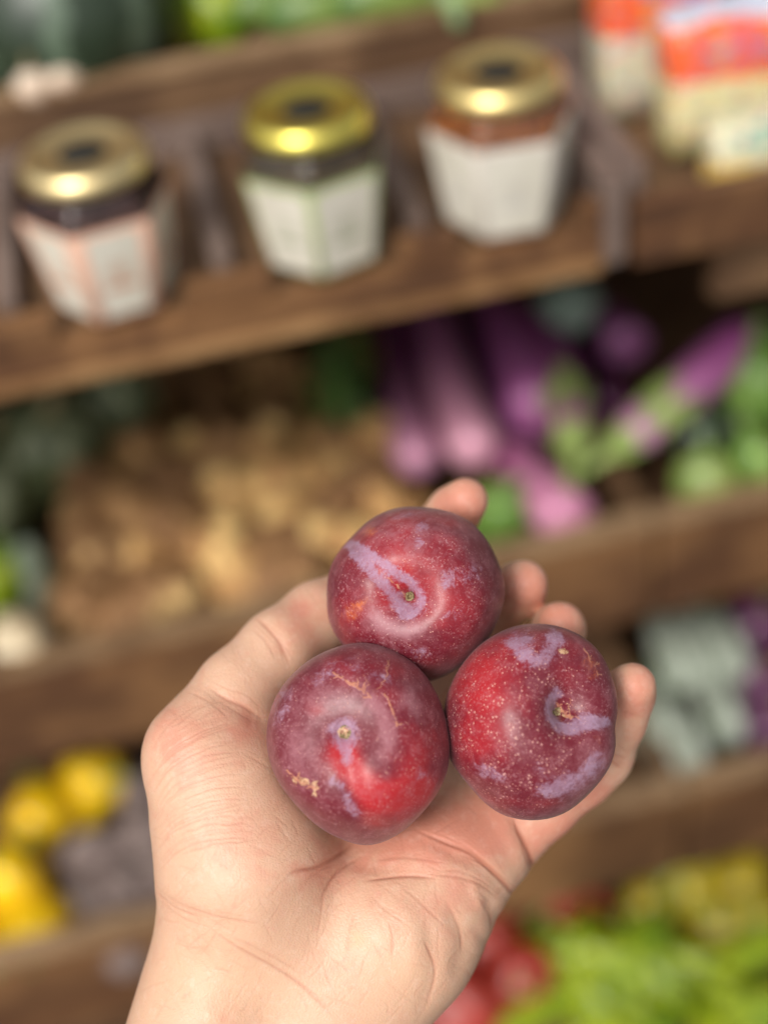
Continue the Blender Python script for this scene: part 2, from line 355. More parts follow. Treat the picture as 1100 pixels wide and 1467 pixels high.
# --- top plum
q = paint[0]
q['bloom'].line([(506, 785), (520, 806), (542, 830), (566, 856), (580, 876)], 7.5, 1.25, False); q['bloom'].line([(508, 784), (535, 797), (560, 815), (585, 832), (603, 854), (597, 875), (580, 878)], 6, 1.25, False)
q['bloom'].blob(640, 834, 13, 22, 15, .85); q['bloom'].blob(605, 752, 13, 9, 20, .8); q['bloom'].blob(672, 822, 22, 18, -20, .62); q['bloom'].blob(600, 775, 10, 14, 0, .6); q['bloom'].blob(650, 880, 30, 12, -30, .5); q['bloom'].blob(575, 738, 40, 7, -8, .5); q['bloom'].blob(600, 935, 40, 12, 0, .5)
q['orange'].blob(530, 760, 16, 10, -35, 1.0); q['orange'].blob(512, 868, 26, 10, -30, 1.2); q['orange'].blob(580, 812, 20, 14, 30, .45); q['orange'].blob(505, 885, 10, 9, -40, .8)
q['red'].blob(560, 800, 70, 60, 0, .45); q['red'].blob(630, 870, 80, 60, 0, .35); q['red'].blob(500, 900, 40, 60, 0, .35)
cracks(q['crack'], [(556, 828), (570, 840), (584, 854)], 1.6, .9, 2, 8); q['haze_glint'].line([(528, 868), (548, 892), (580, 903), (612, 893)], 9, .9)
q['haze_glint'].blob(590, 760, 90, 40, 0, .35); q['dots'].blob(595, 850, 140, 140, 0, .62, 6)
# --- right plum
q = paint[1]
q['bloom'].line([(748, 915), (742, 930), (765, 945), (782, 940), (790, 918)], 9, 1.1, False, 2); q['bloom'].blob(800, 915, 14, 9, 20, .9); q['bloom'].blob(730, 920, 16, 8, 10, .7)
q['bloom'].line([(798, 992), (788, 1005), (792, 1032), (812, 1045), (840, 1040), (866, 1036)], 6, 1.3, False); q['bloom'].blob(838, 1030, 30, 9, 0, 1.1)
q['bloom'].blob(700, 1107, 26, 10, 22, .95); q['bloom'].blob(820, 1118, 50, 18, -28, .95); q['bloom'].blob(790, 1130, 26, 14, 0, .8); q['bloom'].blob(852, 1090, 12, 22, 20, .8); q['bloom'].blob(770, 1100, 12, 14, 0, .55)
q['orange'].blob(845, 955, 14, 20, -25, .9); q['orange'].blob(856, 1062, 12, 7, 40, .6); q['orange'].blob(720, 1158, 30, 8, 25, .35)
q['red'].blob(690, 985, 48, 85, 12, .75); q['red'].blob(680, 1080, 40, 40, 0, .3); q['red'].blob(740, 1150, 60, 20, 0, .2)
q['scar'].blob(806, 933, 8, 5, 10, 1.1); q['scar'].line([(800, 1010), (806, 1022), (826, 1030)], 1.6, 1.0, True, 2); q['scar'].line([(812, 1003), (818, 1020)], 1.3, .8, True, 2); cracks(q['crack'], [(836, 930), (850, 950), (856, 972)], 1.2, .9, 7, 14); cracks(q['crack'], [(798, 1006), (806, 1022), (822, 1030)], 1.5, 1.1, 8, 12); cracks(q['crack'], [(815, 1000), (822, 1016), (828, 1030)], 1.0, .9, 4, 12)
q['haze_glint'].blob(850, 1100, 40, 60, 20, .4); q['dots'].blob(735, 1040, 120, 150, 0, 1.15, 6)
# --- left plum
q = paint[2]
q['bloom'].blob(492, 1050, 24, 28, 10, 1.15, 4); q['bloom'].line([(494, 1070), (497, 1088)], 6, .9, False); q['bloom'].line([(478, 1118), (492, 1130), (508, 1165)], 7, .8, False); q['bloom'].blob(470, 965, 40, 14, -30, .62); q['bloom'].blob(540, 968, 40, 12, 20, .6); q['bloom'].blob(405, 1010, 14, 40, 10, .6); q['bloom'].blob(600, 1110, 22, 14, -20, .5)
q['red'].line([(492, 1080), (505, 1105), (545, 1140), (600, 1130)], 15, .95, False); q['red'].blob(545, 1155, 50, 32, 0, .45); q['red'].blob(600, 1080, 30, 60, 20, .45); q['red'].blob(455, 1015, 18, 14, 0, .35); q['red'].blob(497, 1090, 12, 14, 0, .6)
q['scar'].blob(432, 1119, 22, 6, 22, .95); q['scar'].line([(455, 1112), (452, 1130), (446, 1145)], 1.6, .8, True, 2)
cracks(q['crack'], [(476, 964), (498, 977), (518, 988), (530, 1000)], 1.5, 1.1, 9, 18); cracks(q['crack'], [(559, 946), (553, 968), (545, 986)], 1.1, .9, 6, 14); cracks(q['crack'], [(553, 996), (562, 1018), (569, 1040)], 1.3, 1.0, 5, 10); cracks(q['crack'], [(520, 962), (535, 990), (548, 1004)], .9, .6, 5, 16); cracks(q['crack'], [(412, 1104), (430, 1120), (458, 1130)], 1.3, 1.0, 8, 14)
q['scar'].blob(492, 1049, 11, 10, 0, 1.15, 4)
q['haze_glint'].line([(545, 1090), (556, 1060), (548, 1020), (520, 992)], 9, .8); q['haze_glint'].blob(590, 1005, 22, 16, 50, .7); q['haze_glint'].blob(430, 1080, 30, 50, -20, .45); q['haze_glint'].blob(470, 1000, 60, 50, 0, .3); q['dots'].blob(515, 1060, 150, 150, 0, .62, 6)  # first arc paints the sky reflection ringing the dimple
def plum_material():
    n = N('plum_skin'); A = {k: n.attr('p_'+k) for k in ('red', 'bloom', 'orange', 'scar', 'haze_glint', 'dots', 'crack')}
    big = n.noise(38, 3); mid = n.noise(170, 5, .65); fine = n.noise(900, 4, .7); streak = n.noise(420, 3, .7)
    r = n.math('ADD', A['red'], n.math('MULTIPLY', n.math('SUBTRACT', big, .5), 1.1)); r = n.math('ADD', r, n.math('MULTIPLY', n.math('SUBTRACT', mid, .5), .5))
    c = n.mix(n.step(r, -.05, .80), (.14, .009, .020), (.42, .017, .023))
    o = n.step(n.math('ADD', A['orange'], n.math('MULTIPLY', n.math('SUBTRACT', n.noise(330, 6, .7, dist=.8), .5), 2.6)), .25, 1.5)
    o = n.math('MULTIPLY', o, n.step(A['orange'], .08, .3))
    c = n.mix(n.math('MULTIPLY', n.math('MULTIPLY', o, n.step(n.noise(480, 5, .7), .36, .6, .25, 1)), .75), c, (.60, .15, .035))
    # lenticels: small pale dots
    v = n.n('ShaderNodeTexVoronoi'); n.l(n.coord(), v.inputs['Vector']); v.inputs['Scale'].default_value = 780; v.inputs['Randomness'].default_value = 1
    v2 = n.n('ShaderNodeTexVoronoi'); n.l(n.coord(), v2.inputs['Vector']); v2.inputs['Scale'].default_value = 1300
    sz = n.math('MULTIPLY', n.step(n.noise(260, 2), .30, .60), A['dots'])
    d1 = n.step(n.math('SUBTRACT', v.outputs['Distance'], n.math('MULTIPLY', sz, .17)), .0, .09, 1, 0)
    d2 = n.step(n.math('SUBTRACT', v2.outputs['Distance'], n.math('MULTIPLY', sz, .16)), .0, .09, 1, 0)
    dots = n.math('MULTIPLY', n.math('MAXIMUM', d1, n.math('MULTIPLY', d2, .55)), n.step(A['dots'], .02, .3))
    c = n.mix(n.math('MULTIPLY', dots, .72), c, (.66, .34, .28))
    # thin wax over everything, a dimple's ring highlight painted in with it, thick bloom in patches
    hz = n.math('ADD', n.math('MULTIPLY', n.step(n.math('ADD', n.noise(260, 7, .75, dist=.5), n.math('MULTIPLY', A['haze_glint'], .35)), .42, .80), .38), n.math('MULTIPLY', A['haze_glint'], .16))
    c = n.mix(n.math('MINIMUM', hz, .6), c, (.46, .20, .23))
    bv = n.math('ADD', n.math('MULTIPLY', A['bloom'], .85), n.math('MULTIPLY', n.math('SUBTRACT', n.noise(260, 9, .82, dist=.7), .5), 3.2)); bv = n.math('ADD', bv, n.math('MULTIPLY', n.math('SUBTRACT', fine, .5), .9))
    bv = n.math('MULTIPLY', bv, n.step(A['bloom'], .08, .3, .45, 1))
    bl = n.math('MULTIPLY', n.step(bv, .24, 1.0), n.step(n.noise(150, 6, .75), .32, .58, .55, 1))
    bl = n.math('MULTIPLY', bl, n.step(fine, .3, .6, .72, 1))
    c = n.mix(n.math('MULTIPLY', bl, n.math('SUBTRACT', .78, n.math('MULTIPLY', dots, .3))), c, (.39, .26, .37))
    sv = n.step(n.math('ADD', A['scar'], n.math('MULTIPLY', n.math('SUBTRACT', streak, .5), 2.6)), .48, .72)
    sv = n.math('MULTIPLY', sv, n.step(A['scar'], .1, .3))
    c = n.mix(n.math('MULTIPLY', sv, .85), c, n.mix(n.step(fine, .4, .6), (.32, .14, .07), (.66, .42, .24)))
    ck = n.step(n.math('ADD', A['crack'], n.math('MULTIPLY', n.math('SUBTRACT', streak, .5), .8)), .35, .75)
    c = n.mix(n.math('MULTIPLY', ck, n.step(mid, .3, .6, .4, .9)), c, (.50, .20, .12))
    pw_ = n.math('MULTIPLY', n.step(n.noise(1500, 2, .5), .55, .72), n.step(mid, .35, .7, .05, .42)); c = n.mix(pw_, c, (.62, .36, .38))
    sv = n.math('MAXIMUM', sv, ck)
    ro = n.math('ADD', n.math('MULTIPLY', bl, .25), n.math('MULTIPLY', mid, .22)); ro = n.math('ADD', ro, n.math('MULTIPLY', sv, .3))
    h = n.math('ADD', n.math('MULTIPLY', sv, .9), n.math('ADD', n.math('MULTIPLY', fine, .22), n.math('MULTIPLY', dots, .25)))
    n.set(Base_Color=c, Roughness=n.math('ADD', ro, .27), Normal=n.bump(h, .35, .0004), Subsurface_Weight=.06, Subsurface_Radius=(.004, .001, .0005), Subsurface_Scale=1.0, Specular_IOR_Level=.36, Sheen_Weight=.08, Sheen_Roughness=.5)
    return n.m
pm = plum_material()
stem_m = simple('dry_stem_scar', (.20, .13, .06), (.42, .33, .17), 900, .9, .6, 2000)
labels = ['plum with lilac streak across its dimple, topmost of the three', 'plum thickly speckled with pale dots, resting against the little finger', 'plum with round woody stem scar facing up, nearest the thumb base']
plum_sdf = []
NU, NV = 560, 340
for i, p in enumerate(PL):
    d = D0+p['z']/1000; c = cl(*p['c'], p['z']); k = d/FPX
    ax = np.array([p['r'][0]*k, p['r'][1]*k, (p['r'][0]+p['r'][1])/2*k*.97])
    t = math.radians(p['tilt']); RZ = np.array([[math.cos(t), math.sin(t), 0], [-math.sin(t), math.cos(t), 0], [0, 0, 1]])   # clockwise on screen
    def sdir(px, py):
        o_ = np.array([0, 0, D0]); r_ = np.array([(px-550)/FPX, -(py-733.5)/FPX, -1.0]); r_ /= np.linalg.norm(r_); oc = o_-c; R_ = ax.mean()*.86
        bq = r_@oc; disc = bq*bq-(oc@oc-R_*R_); t_ = -bq-math.sqrt(max(disc, 0)); v = (o_+r_*t_)-c; return v/np.linalg.norm(v)
    st = sdir(*p['stem']); su = np.array([p['sut'][0]-p['stem'][0], -(p['sut'][1]-p['stem'][1]), 0.0]); su -= st*(su@st); su /= np.linalg.norm(su)
    th = np.linspace(0, PI, NV)[:, None]; ph = np.linspace(0, 2*PI, NU, endpoint=False)[None, :]
    th = th*.5+.5*PI*(th/PI)**1.35       # denser near the stem
    dl = np.stack([np.sin(th)*np.cos(ph), np.sin(th)*np.sin(ph), np.cos(th)+0*ph], -1).reshape(-1, 3)
    dirs = dl[:, :1]*su+dl[:, 1:2]*np.cross(st, su)+dl[:, 2:]*st
    TT = np.repeat(th[:, 0], NU); PH = np.tile(ph[0], NV); dph = (PH+PI) % (2*PI)-PI
    rr = 1-p['dd']*np.exp(-(TT/p['dw'])**2)-p.get('hole', .05)*np.exp(-(TT/.11)**2)+.035*np.exp(-((TT-.78)/.28)**2)
    rr -= .030*np.exp(-(np.sin(TT)*dph/.13)**2)*np.exp(-((TT-.6)/.75)**2)*(np.abs(dph) < 1.5)
    rr += .016*np.exp(-(np.sin(TT)*(np.abs(dph)-.42)/.2)**2)*np.exp(-((TT-.7)/.6)**2)
    rr += .040*lump(dirs, p['seed'], 6, 2.2)+.010*lump(dirs, p['seed']+4, 6, 4.5)+.004*lump(dirs, p['seed']+9, 8, 9)
    for (bx, by, am, wd_) in p['bumps']:
        bd = np.array([bx, by, .1]); bd /= np.linalg.norm(bd); rr = rr+am*np.exp(-(np.arccos(np.clip(dirs@bd, -1, 1))/wd_)**2)
    v = dirs*rr[:, None]; v = (v@RZ.T)*ax; v = v@RZ + c if False else ((dirs*rr[:, None])@RZ.T*ax)@RZ+c
    # bring outline to the measured size
    fs = []
    idx = np.arange(NU*(NV)).reshape(NV, NU); a_ = idx[:-1]; b_ = idx[1:]
    faces = np.stack([a_, b_, np.roll(b_, -1, 1), np.roll(a_, -1, 1)], -1).reshape(-1, 4)
    org = c+np.array([0, 0, 0]); me = bpy.data.meshes.new('plum')
    me.vertices.add(len(v)); me.vertices.foreach_set('co', (v-org).astype(np.float32).ravel())
    me.loops.add(faces.size); me.loops.foreach_set('vertex_index', faces.astype(np.int32).ravel()); me.polygons.add(len(faces))
    me.polygons.foreach_set('loop_start', np.arange(0, faces.size, 4, dtype=np.int32)); me.polygons.foreach_set('use_smooth', np.ones(len(faces), bool))
    me.update(calc_edges=True); me.validate(); me.materials.append(pm)
    px, py = proj(v); front = np.clip((((v-c)/ax)[:, 2]+.25)*4, 0, 1)
    for kk, cv in paint[i].items(): set_attr(me, 'p_'+kk, cv.sample(px, py)*front)
    W = Matrix(HM.tolist()) @ Matrix.Translation(V(org))
    root = bpy.data.objects.new('plum', None); root.empty_display_size = .02; COL.objects.link(root); root.matrix_world = W
    tag(root, labels[i], 'plum', 'plums held in the hand')
    link('skin', me, root)
    # little woody scar in the dimple
    rs = (.0013, .0020, .0021)[i]; deep = (1-p['dd']-p.get('hole', .05)+.004)
    sp_ = ((st*deep)@RZ.T*ax)@RZ; vs = []; fcs = []
    K = 14; u_ = su; w_ = np.cross(st, su)
    for j, (rad_, h) in enumerate(((1.25, -.0012), (1.0, .0006), (.72, .0010), (.45, .0002), (.2, -.0002))):
        for q_ in range(K):
            an = 2*PI*q_/K; f = rad_*(1+.22*random.uniform(-1, 1)); vs.append(sp_+(u_*math.cos(an)+w_*math.sin(an))*rs*f+st*(h+random.uniform(-.0003, .0003)))
    for j in range(4):
        for q_ in range(K): fcs.append((j*K+q_, j*K+(q_+1) % K, (j+1)*K+(q_+1) % K, (j+1)*K+q_))
    fcs.append(tuple(4*K+q_ for q_ in range(K)))
    link('stem_scar', mesh('stem_scar', vs, fcs, stem_m), root)
    plum_sdf.append((c, ax, RZ))

# ------------------------------------------------------------------ hand: smooth-blended tapered limbs -> one continuous surface
def C(px, py, z, r): return (cl(px, py, z), r/1000.0)
VX = .00105
lo = np.array([cl(90, 0, 0)[0], -.255, -.085]); hi = np.array([.092, cl(0, 640, 60)[1], .045])
NXg = np.ceil((hi-lo)/VX).astype(int); gx = [lo[i]+VX*np.arange(NXg[i]) for i in range(3)]
def rcone(F, k, a, b, k_, flat=None):
    (pa, ra), (pb, rb_) = a, b; m = max(ra, rb_)+k_+3*VX
    s = []
    for i in range(3):
        i0 = int(max(0, (min(pa[i], pb[i])-m-lo[i])/VX)); i1 = int(min(NXg[i], (max(pa[i], pb[i])+m-lo[i])/VX+2)); s.append(slice(i0, i1))
    if any(q.stop <= q.start for q in s): return
    X = gx[0][s[0]][:, None, None].astype(np.float32)-pa[0]; Y = gx[1][s[1]][None, :, None].astype(np.float32)-pa[1]; Z = gx[2][s[2]][None, None, :].astype(np.float32)-pa[2]
    ba = pb-pa; L = ba@ba+1e-12
    h = np.clip((X*ba[0]+Y*ba[1]+Z*ba[2])/L, 0, 1)
    d = np.sqrt((X-ba[0]*h)**2+(Y-ba[1]*h)**2+(Z-ba[2]*h)**2)-(ra+(rb_-ra)*h)
    g = F[s[0], s[1], s[2]]
    if k_ <= 0: np.minimum(g, d, out=g)
    else:
        hh = np.clip(k_-np.abs(g-d), 0, None)/k_; g[:] = np.minimum(g, d)-hh*hh*hh*k_/6
def field(): return np.full(NXg, .05, np.float32)
def smin(a, b, k):
    hh = np.clip(k-np.abs(a-b), 0, None)/k; return np.minimum(a, b)-hh*hh*hh*k/6
palm = field()
K = .016
for a, b in [  # forearm and wrist
    (C(328, 1350, 22, 22), C(252, 1700, 12, 28)), (C(252, 1700, 12, 28), C(190, 1960, 4, 31)),
    (C(455, 1420, 26, 21), C(440, 1720, 16, 26)), (C(440, 1720, 16, 26), C(400, 1960, 8, 30)),
    # thenar mound and thumb root
    (C(312, 1120, 17, 19), C(352, 1235, 17, 24)), (C(352, 1235, 17, 24), C(395, 1330, 24, 23)), (C(287, 1083, 16, 14.5), C(312, 1120, 17, 19)),
    (C(345, 1060, 30, 14), C(420, 1190, 34, 16)),
    # hypothenar mound
    (C(480, 1405, 24, 22), C(560, 1330, 26, 23)), (C(560, 1330, 26, 23), C(628, 1245, 32, 20)), (C(500, 1440, 26, 21), C(575, 1345, 28, 20)), (C(628, 1245, 32, 20), C(702, 1198, 36, 14.5)),
    # palm plate with its hollow
    (C(400, 1290, 42, 20), C(460, 1130, 50, 17)), (C(460, 1300, 42, 19), C(560, 1150, 48, 16)), (C(520, 1290, 42, 18), C(640, 1180, 47, 15)),
    (C(460, 1130, 50, 17), C(455, 990, 55, 13)), (C(560, 1150, 48, 16), C(545, 1040, 56, 13)), (C(640, 1180, 47, 15), C(640, 1105, 54, 12)),
    (C(345, 1060, 30, 14), C(455, 990, 55, 12)), (C(690, 1180, 43, 13), C(560, 1060, 54, 13))]:
    rcone(palm, 0, a, b, K)
def chain(pts, k=.004):
    F = field()
    for a, b in zip(pts, pts[1:]): rcone(F, 0, a, b, k)
    return F
fingers = dict(
    thumb=[C(285, 1072, 15, 14.5), C(338, 988, 24, 11.6), C(398, 928, 32, 11.2), C(455, 884, 42, 10.8), C(505, 852, 51, 9.0)],
    index=[C(455, 990, 55, 12), C(540, 850, 64, 9.6), C(618, 770, 60, 8.6), C(651, 733, 52, 8.0), C(667, 717, 46, 7.2)],
    middle=[C(545, 1040, 56, 12), C(640, 930, 68, 9.8), C(710, 872, 57, 8.8), C(742, 845, 47, 8.4), C(750, 836, 41, 7.6)],
    ring=[C(640, 1105, 54, 11.5), C(725, 1005, 62, 9.3), C(785, 930, 50, 8.4), C(800, 902, 40, 7.9), C(803, 895, 34, 7.2)],
    pinky=[C(712, 1192, 38, 13), C(775, 1150, 36, 11), C(832, 1108, 35, 9.8), C(862, 1082, 33, 9.0), C(884, 1030, 26, 8.3), C(898, 995, 21, 7.7), C(906, 982, 16, 6.8)])
fg = field()
for kx, pts in fingers.items():
    F = chain(pts, .005); fg = smin(fg, F, .0012)
hand = smin(palm, fg, .009)
# flesh gives way where the plums press
for (c, ax, RZ) in plum_sdf:
    G = np.stack(np.meshgrid(gx[0]-c[0], gx[1]-c[1], indexing='ij'), -1).astype(np.float32)
    X = G[..., 0][:, :, None]; Y = G[..., 1][:, :, None]; Z = (gx[2]-c[2]).astype(np.float32)[None, None, :]
    xr = (X*RZ[0, 0]+Y*RZ[0, 1])/ax[0]; yr = (X*RZ[1, 0]+Y*RZ[1, 1])/ax[1]; zr = Z/ax[2]
    e = (np.sqrt(xr*xr+yr*yr+zr*zr)-1)*ax.mean()+.0003
    k_ = .003; ne = -e; hh = np.clip(k_-np.abs(hand-ne), 0, None)/k_; hand = np.maximum(hand, ne)+hh*hh*hh*k_/6
def surface_nets(Fd):
    ins = Fd < 0; nx, ny, nz = Fd.shape; cnt = np.zeros((nx-1, ny-1, nz-1), np.int8)
    offs = [(i, j, k) for i in (0, 1) for j in (0, 1) for k in (0, 1)]
    for (i, j, k) in offs: cnt += ins[i:nx-1+i, j:ny-1+j, k:nz-1+k]
    act = np.argwhere((cnt > 0) & (cnt < 8)); idx = np.full(cnt.shape, -1, np.int32); idx[tuple(act.T)] = np.arange(len(act))
    val = {o: Fd[act[:, 0]+o[0], act[:, 1]+o[1], act[:, 2]+o[2]] for o in offs}
    sm = np.zeros((len(act), 3)); n = np.zeros(len(act))
    for o in offs:
        for ax in range(3):
            if o[ax] == 0:
                p = list(o); p[ax] = 1; a, b = val[o], val[tuple(p)]; m = (a < 0) != (b < 0); t = np.where(m, a/np.where(m, a-b, 1), 0)
                q_ = np.array(o, float)[None, :].repeat(len(act), 0); q_[:, ax] = t; sm[m] += q_[m]; n[m] += 1
    vs = (act+sm/n[:, None]); quads = []
    for ax in range(3):
        a1, a2 = [(1, 2), (2, 0), (0, 1)][ax]
        A = np.take(ins, range(0, Fd.shape[ax]-1), ax); B = np.take(ins, range(1, Fd.shape[ax]), ax); e = np.argwhere(A != B)
        e = e[(e[:, a1] > 0) & (e[:, a2] > 0) & (e[:, a1] < Fd.shape[a1]-1) & (e[:, a2] < Fd.shape[a2]-1)]
        def at(d1, d2):
            q_ = e.copy(); q_[:, a1] -= d1; q_[:, a2] -= d2; return idx[tuple(q_.T)]
        Q = np.stack([at(1, 1), at(0, 1), at(0, 0), at(1, 0)], -1); fl = A[tuple(e.T)]
        Q[~fl] = Q[~fl][:, ::-1]; quads.append(Q)
    Q = np.concatenate(quads); Q = Q[(Q >= 0).all(1)]
    return vs*VX+lo, Q
hv, hf = surface_nets(hand); del hand, palm, fg
def np_mesh(name, v, f):
    me = bpy.data.meshes.new(name); me.vertices.add(len(v)); me.vertices.foreach_set('co', v.astype(np.float32).ravel())
    me.loops.add(f.size); me.loops.foreach_set('vertex_index', f.astype(np.int32).ravel()); me.polygons.add(len(f))
    me.polygons.foreach_set('loop_start', np.arange(0, f.size, 4, dtype=np.int32)); me.polygons.foreach_set('use_smooth', np.ones(len(f), bool))
    me.update(calc_edges=True); me.validate(); return me
# light smoothing
for it in range(4):
    acc = np.zeros_like(hv); n = np.zeros(len(hv))
    for a in range(4):
        b = (a+1) % 4; np.add.at(acc, hf[:, a], hv[hf[:, b]]); np.add.at(n, hf[:, a], 1); np.add.at(acc, hf[:, b], hv[hf[:, a]]); np.add.at(n, hf[:, b], 1)
    hv = hv*.45+.55*acc/n[:, None]
me = np_mesh('hand', hv, hf)
ho = bpy.data.objects.new('hand', me); COL.objects.link(ho)
sub = ho.modifiers.new('s', 'SUBSURF'); sub.levels = HAND_LEVEL; sub.subdivision_type = 'CATMULL_CLARK'
dg = bpy.context.evaluated_depsgraph_get(); me2 = bpy.data.meshes.new_from_object(ho.evaluated_get(dg)); ho.modifiers.clear(); ho.data = me2; me = me2
nv = len(me.vertices); v = np.empty(nv*3, np.float32); me.vertices.foreach_get('co', v); v = v.reshape(-1, 3).astype(float)
nr = np.empty(nv*3, np.float32); me.vertices.foreach_get('normal', nr); nr = nr.reshape(-1, 3).astype(float)
cr = Canvas(); fold = Canvas()     # skin creases (mm inwards) and broad folds
def L(pts, wd, val):
    cr.line(pts, wd*.85, val*.62)
    for _ in range(2):
        o_ = rng.normal(0, 5, 2); cr.line([np.array(p)+o_+rng.normal(0, 2.5, 2) for p in pts], rng.uniform(1.0, 1.5), val*rng.uniform(.12, .25))
L([(415, 1252), (436, 1246), (458, 1240), (488, 1222), (512, 1204)], 2.6, .5); L([(458, 1296), (475, 1262), (492, 1243), (520, 1225)], 2.2, .4); L([(440, 1262), (462, 1246), (480, 1238)], 1.6, .2)
L([(385, 1290), (402, 1266), (425, 1247)], 1.8, .14); L([(455, 1345), (462, 1300), (466, 1282)], 1.6, .22)
L([(217, 1258), (238, 1284), (270, 1300), (312, 1314), (352, 1321), (382, 1322)], 2.0, .2); L([(222, 1275), (246, 1300), (290, 1318)], 1.7, .25); L([(225, 1290), (262, 1318), (300, 1330)], 1.5, .15)
L([(292, 1327), (345, 1360), (405, 1392), (452, 1430), (487, 1466)], 2.2, .30); L([(330, 1340), (390, 1370), (440, 1400)], 1.6, .16); L([(250, 1345), (300, 1390), (330, 1440)], 1.6, .08)
L([(733, 1168), (746, 1192), (757, 1215), (766, 1240), (770, 1268)], 2.8, 1.0); L([(590, 1186), (629, 1202), (673, 1220), (705, 1246), (733, 1278), (746, 1295)], 2.8, .75)
L([(618, 1253), (652, 1256), (690, 1268), (716, 1290)], 2.2, .35); L([(659, 1223), (690, 1236), (720, 1262)], 1.8, .3); L([(520, 1262), (575, 1254), (624, 1258)], 2.4, .4); L([(535, 1232), (580, 1228), (640, 1236)], 2.0, .3)
for a in ([(509, 1302), (500, 1340), (498, 1373)], [(558, 1318), (563, 1345), (561, 1375)], [(604, 1340), (624, 1394), (607, 1454)], [(640, 1290), (660, 1330), (664, 1366)], [(680, 1280), (702, 1310), (704, 1335)], [(575, 1270), (600, 1290), (640, 1330)], [(530, 1280), (548, 1300), (590, 1330)]): L(a, 2.0, .22)
L([(366, 884), (384, 900), (402, 922), (416, 955)], 2.4, .5); L([(360, 900), (380, 918), (398, 948)], 1.7, .2); L([(300, 985), (325, 1000), (352, 1012), (378, 1030)], 2.4, .5); L([(268, 990), (300, 1005), (330, 1030)], 1.8, .2)
L([(862, 1082), (876, 1092), (892, 1102)], 2.2, .5); L([(868, 1074), (882, 1082), (898, 1088)], 1.8, .3); L([(886, 1018), (905, 1024), (925, 1028)], 1.8, .2); L([(820, 1150), (840, 1165), (850, 1180)], 1.8, .15)
# fine flexure lines over the thumb mound
for i in range(30):
    t = i/29; y0 = 1085+t*175+rng.normal(0, 3); a = [(207+10*t+rng.uniform(0, 14), y0), (240+18*t, y0-44+8*t), (290+22*t, y0-76+24*t), (335+38*t, y0-88+34*t+rng.normal(0, 5))]
    n0 = rng.integers(0, 2); cr.lines_fast(a[n0:] if rng.random() < .5 else a, rng.uniform(1.0, 1.5), rng.uniform(.06, .17), .8)
for i in range(420):   # short random skin lines, following the heel of the hand
    x = rng.uniform(215, 760); y = rng.uniform(1020, 1466); an = rng.choice([-.9, .5, 1.3, 2.2])+rng.normal(0, .25); ln = rng.uniform(14, 60)
    c_, s_ = math.cos(an)*ln/2, math.sin(an)*ln/2; b = rng.normal(0, 5)
    cr.lines_fast([(x-c_, y-s_), (x+b*.2, y+b*.2), (x+c_, y+s_)], rng.uniform(.9, 1.5), rng.uniform(.03, .10), .5)
for i in range(60):    # finger pads and thumb
    x = rng.uniform(240, 470); y = 1090-(x-215)*1.0+rng.normal(0, 28); an = 1.0+rng.normal(0, .25); ln = rng.uniform(15, 45); c_, s_ = math.cos(an)*ln/2, math.sin(an)*ln/2
    cr.lines_fast([(x-c_, y-s_), (x, y), (x+c_, y+s_)], 1.2, rng.uniform(.02, .07), .5)
F_ = fold.line
F_([(640, 1296), (664, 1350), (650, 1400)], 9, .9); F_([(700, 1290), (712, 1320)], 8, .7); F_([(596, 1196), (650, 1220), (700, 1250), (728, 1290)], 9, 1.0); F_([(733, 1170), (760, 1215), (768, 1265)], 9, 1.4)
F_([(500, 1235), (560, 1248), (620, 1256)], 11, .8); F_([(400, 1330), (430, 1290), (480, 1250)], 18, .8); F_([(680, 1330), (700, 1355)], 7, .5); F_([(220, 1290), (280, 1318), (350, 1330)], 12, .9); F_([(612, 1320), (622, 1390), (600, 1450)], 8, .6)
F_([(676, 1265), (690, 1300)], 6, -.7); F_([(570, 1290), (592, 1340), (585, 1400)], 12, -.7); F_([(372, 888), (395, 912), (414, 955)], 9, .5); F_([(868, 1090), (896, 1100)], 7, .7); F_([(300, 990), (375, 1030)], 9, 1.0); F_([(250, 1160), (300, 1230)], 20, -.5)
px, py = proj(v); facing = np.clip((nr[:, 2]+.05)*2.5, 0, 1)
cdep = cr.sample(px, py)*facing; fdep = fold.sample(px, py)*facing
sp = v*1000
grain = sum(np.sin(sp@rng.normal(0, f, 3)+rng.uniform(0, 6.28))/f for f in (.05, .06, .09, .12, .16, .22, .3, .4, .5) for _ in range(3))*.0009
v2 = v-nr*((cdep*.8+fdep*.72)/1000)[:, None]+nr*(grain/1000)[:, None]
me.vertices.foreach_set('co', v2.astype(np.float32).ravel()); me.update()
# pigment maps: blood under the pads, paler / yellower heel; creases darkened in place of shade
pk = Canvas()
for a in ((660, 725, 50, 50, 0, .9), (750, 838, 40, 45, 0, 1.0), (803, 895, 36, 40, 0, .9), (912, 990, 38, 60, 10, .7), (430, 890, 60, 40, -40, .55), (590, 1185, 110, 60, 0, .9), (700, 1190, 60, 50, 0, .7), (345, 1040, 60, 40, 20, .6), (350, 1190, 90, 60, 40, .25), (640, 1300, 70, 60, -30, .35), (860, 1130, 50, 60, 30, .5), (470, 1250, 80, 40, -10, .4), (250, 1060, 50, 50, 0, .35), (800, 1190, 60, 40, -40, .55)): pk.blob(*a)
yl = Canvas()
for a in ((510, 1345, 16, 16, 0, 1.0), (300, 1420, 120, 70, 0, .5), (560, 1390, 80, 60, 0, .3)): yl.blob(*a)
set_attr(me, 's_pink', pk.sample(px, py)*facing); set_attr(me, 's_crease_shade', np.clip(cdep*2.2, 0, 1)); set_attr(me, 's_yel', yl.sample(px, py)*facing)
n = N('skin'); big = n.noise(45, 4); mid = n.noise(160, 4, .6); fine = n.noise(1400, 3, .6)
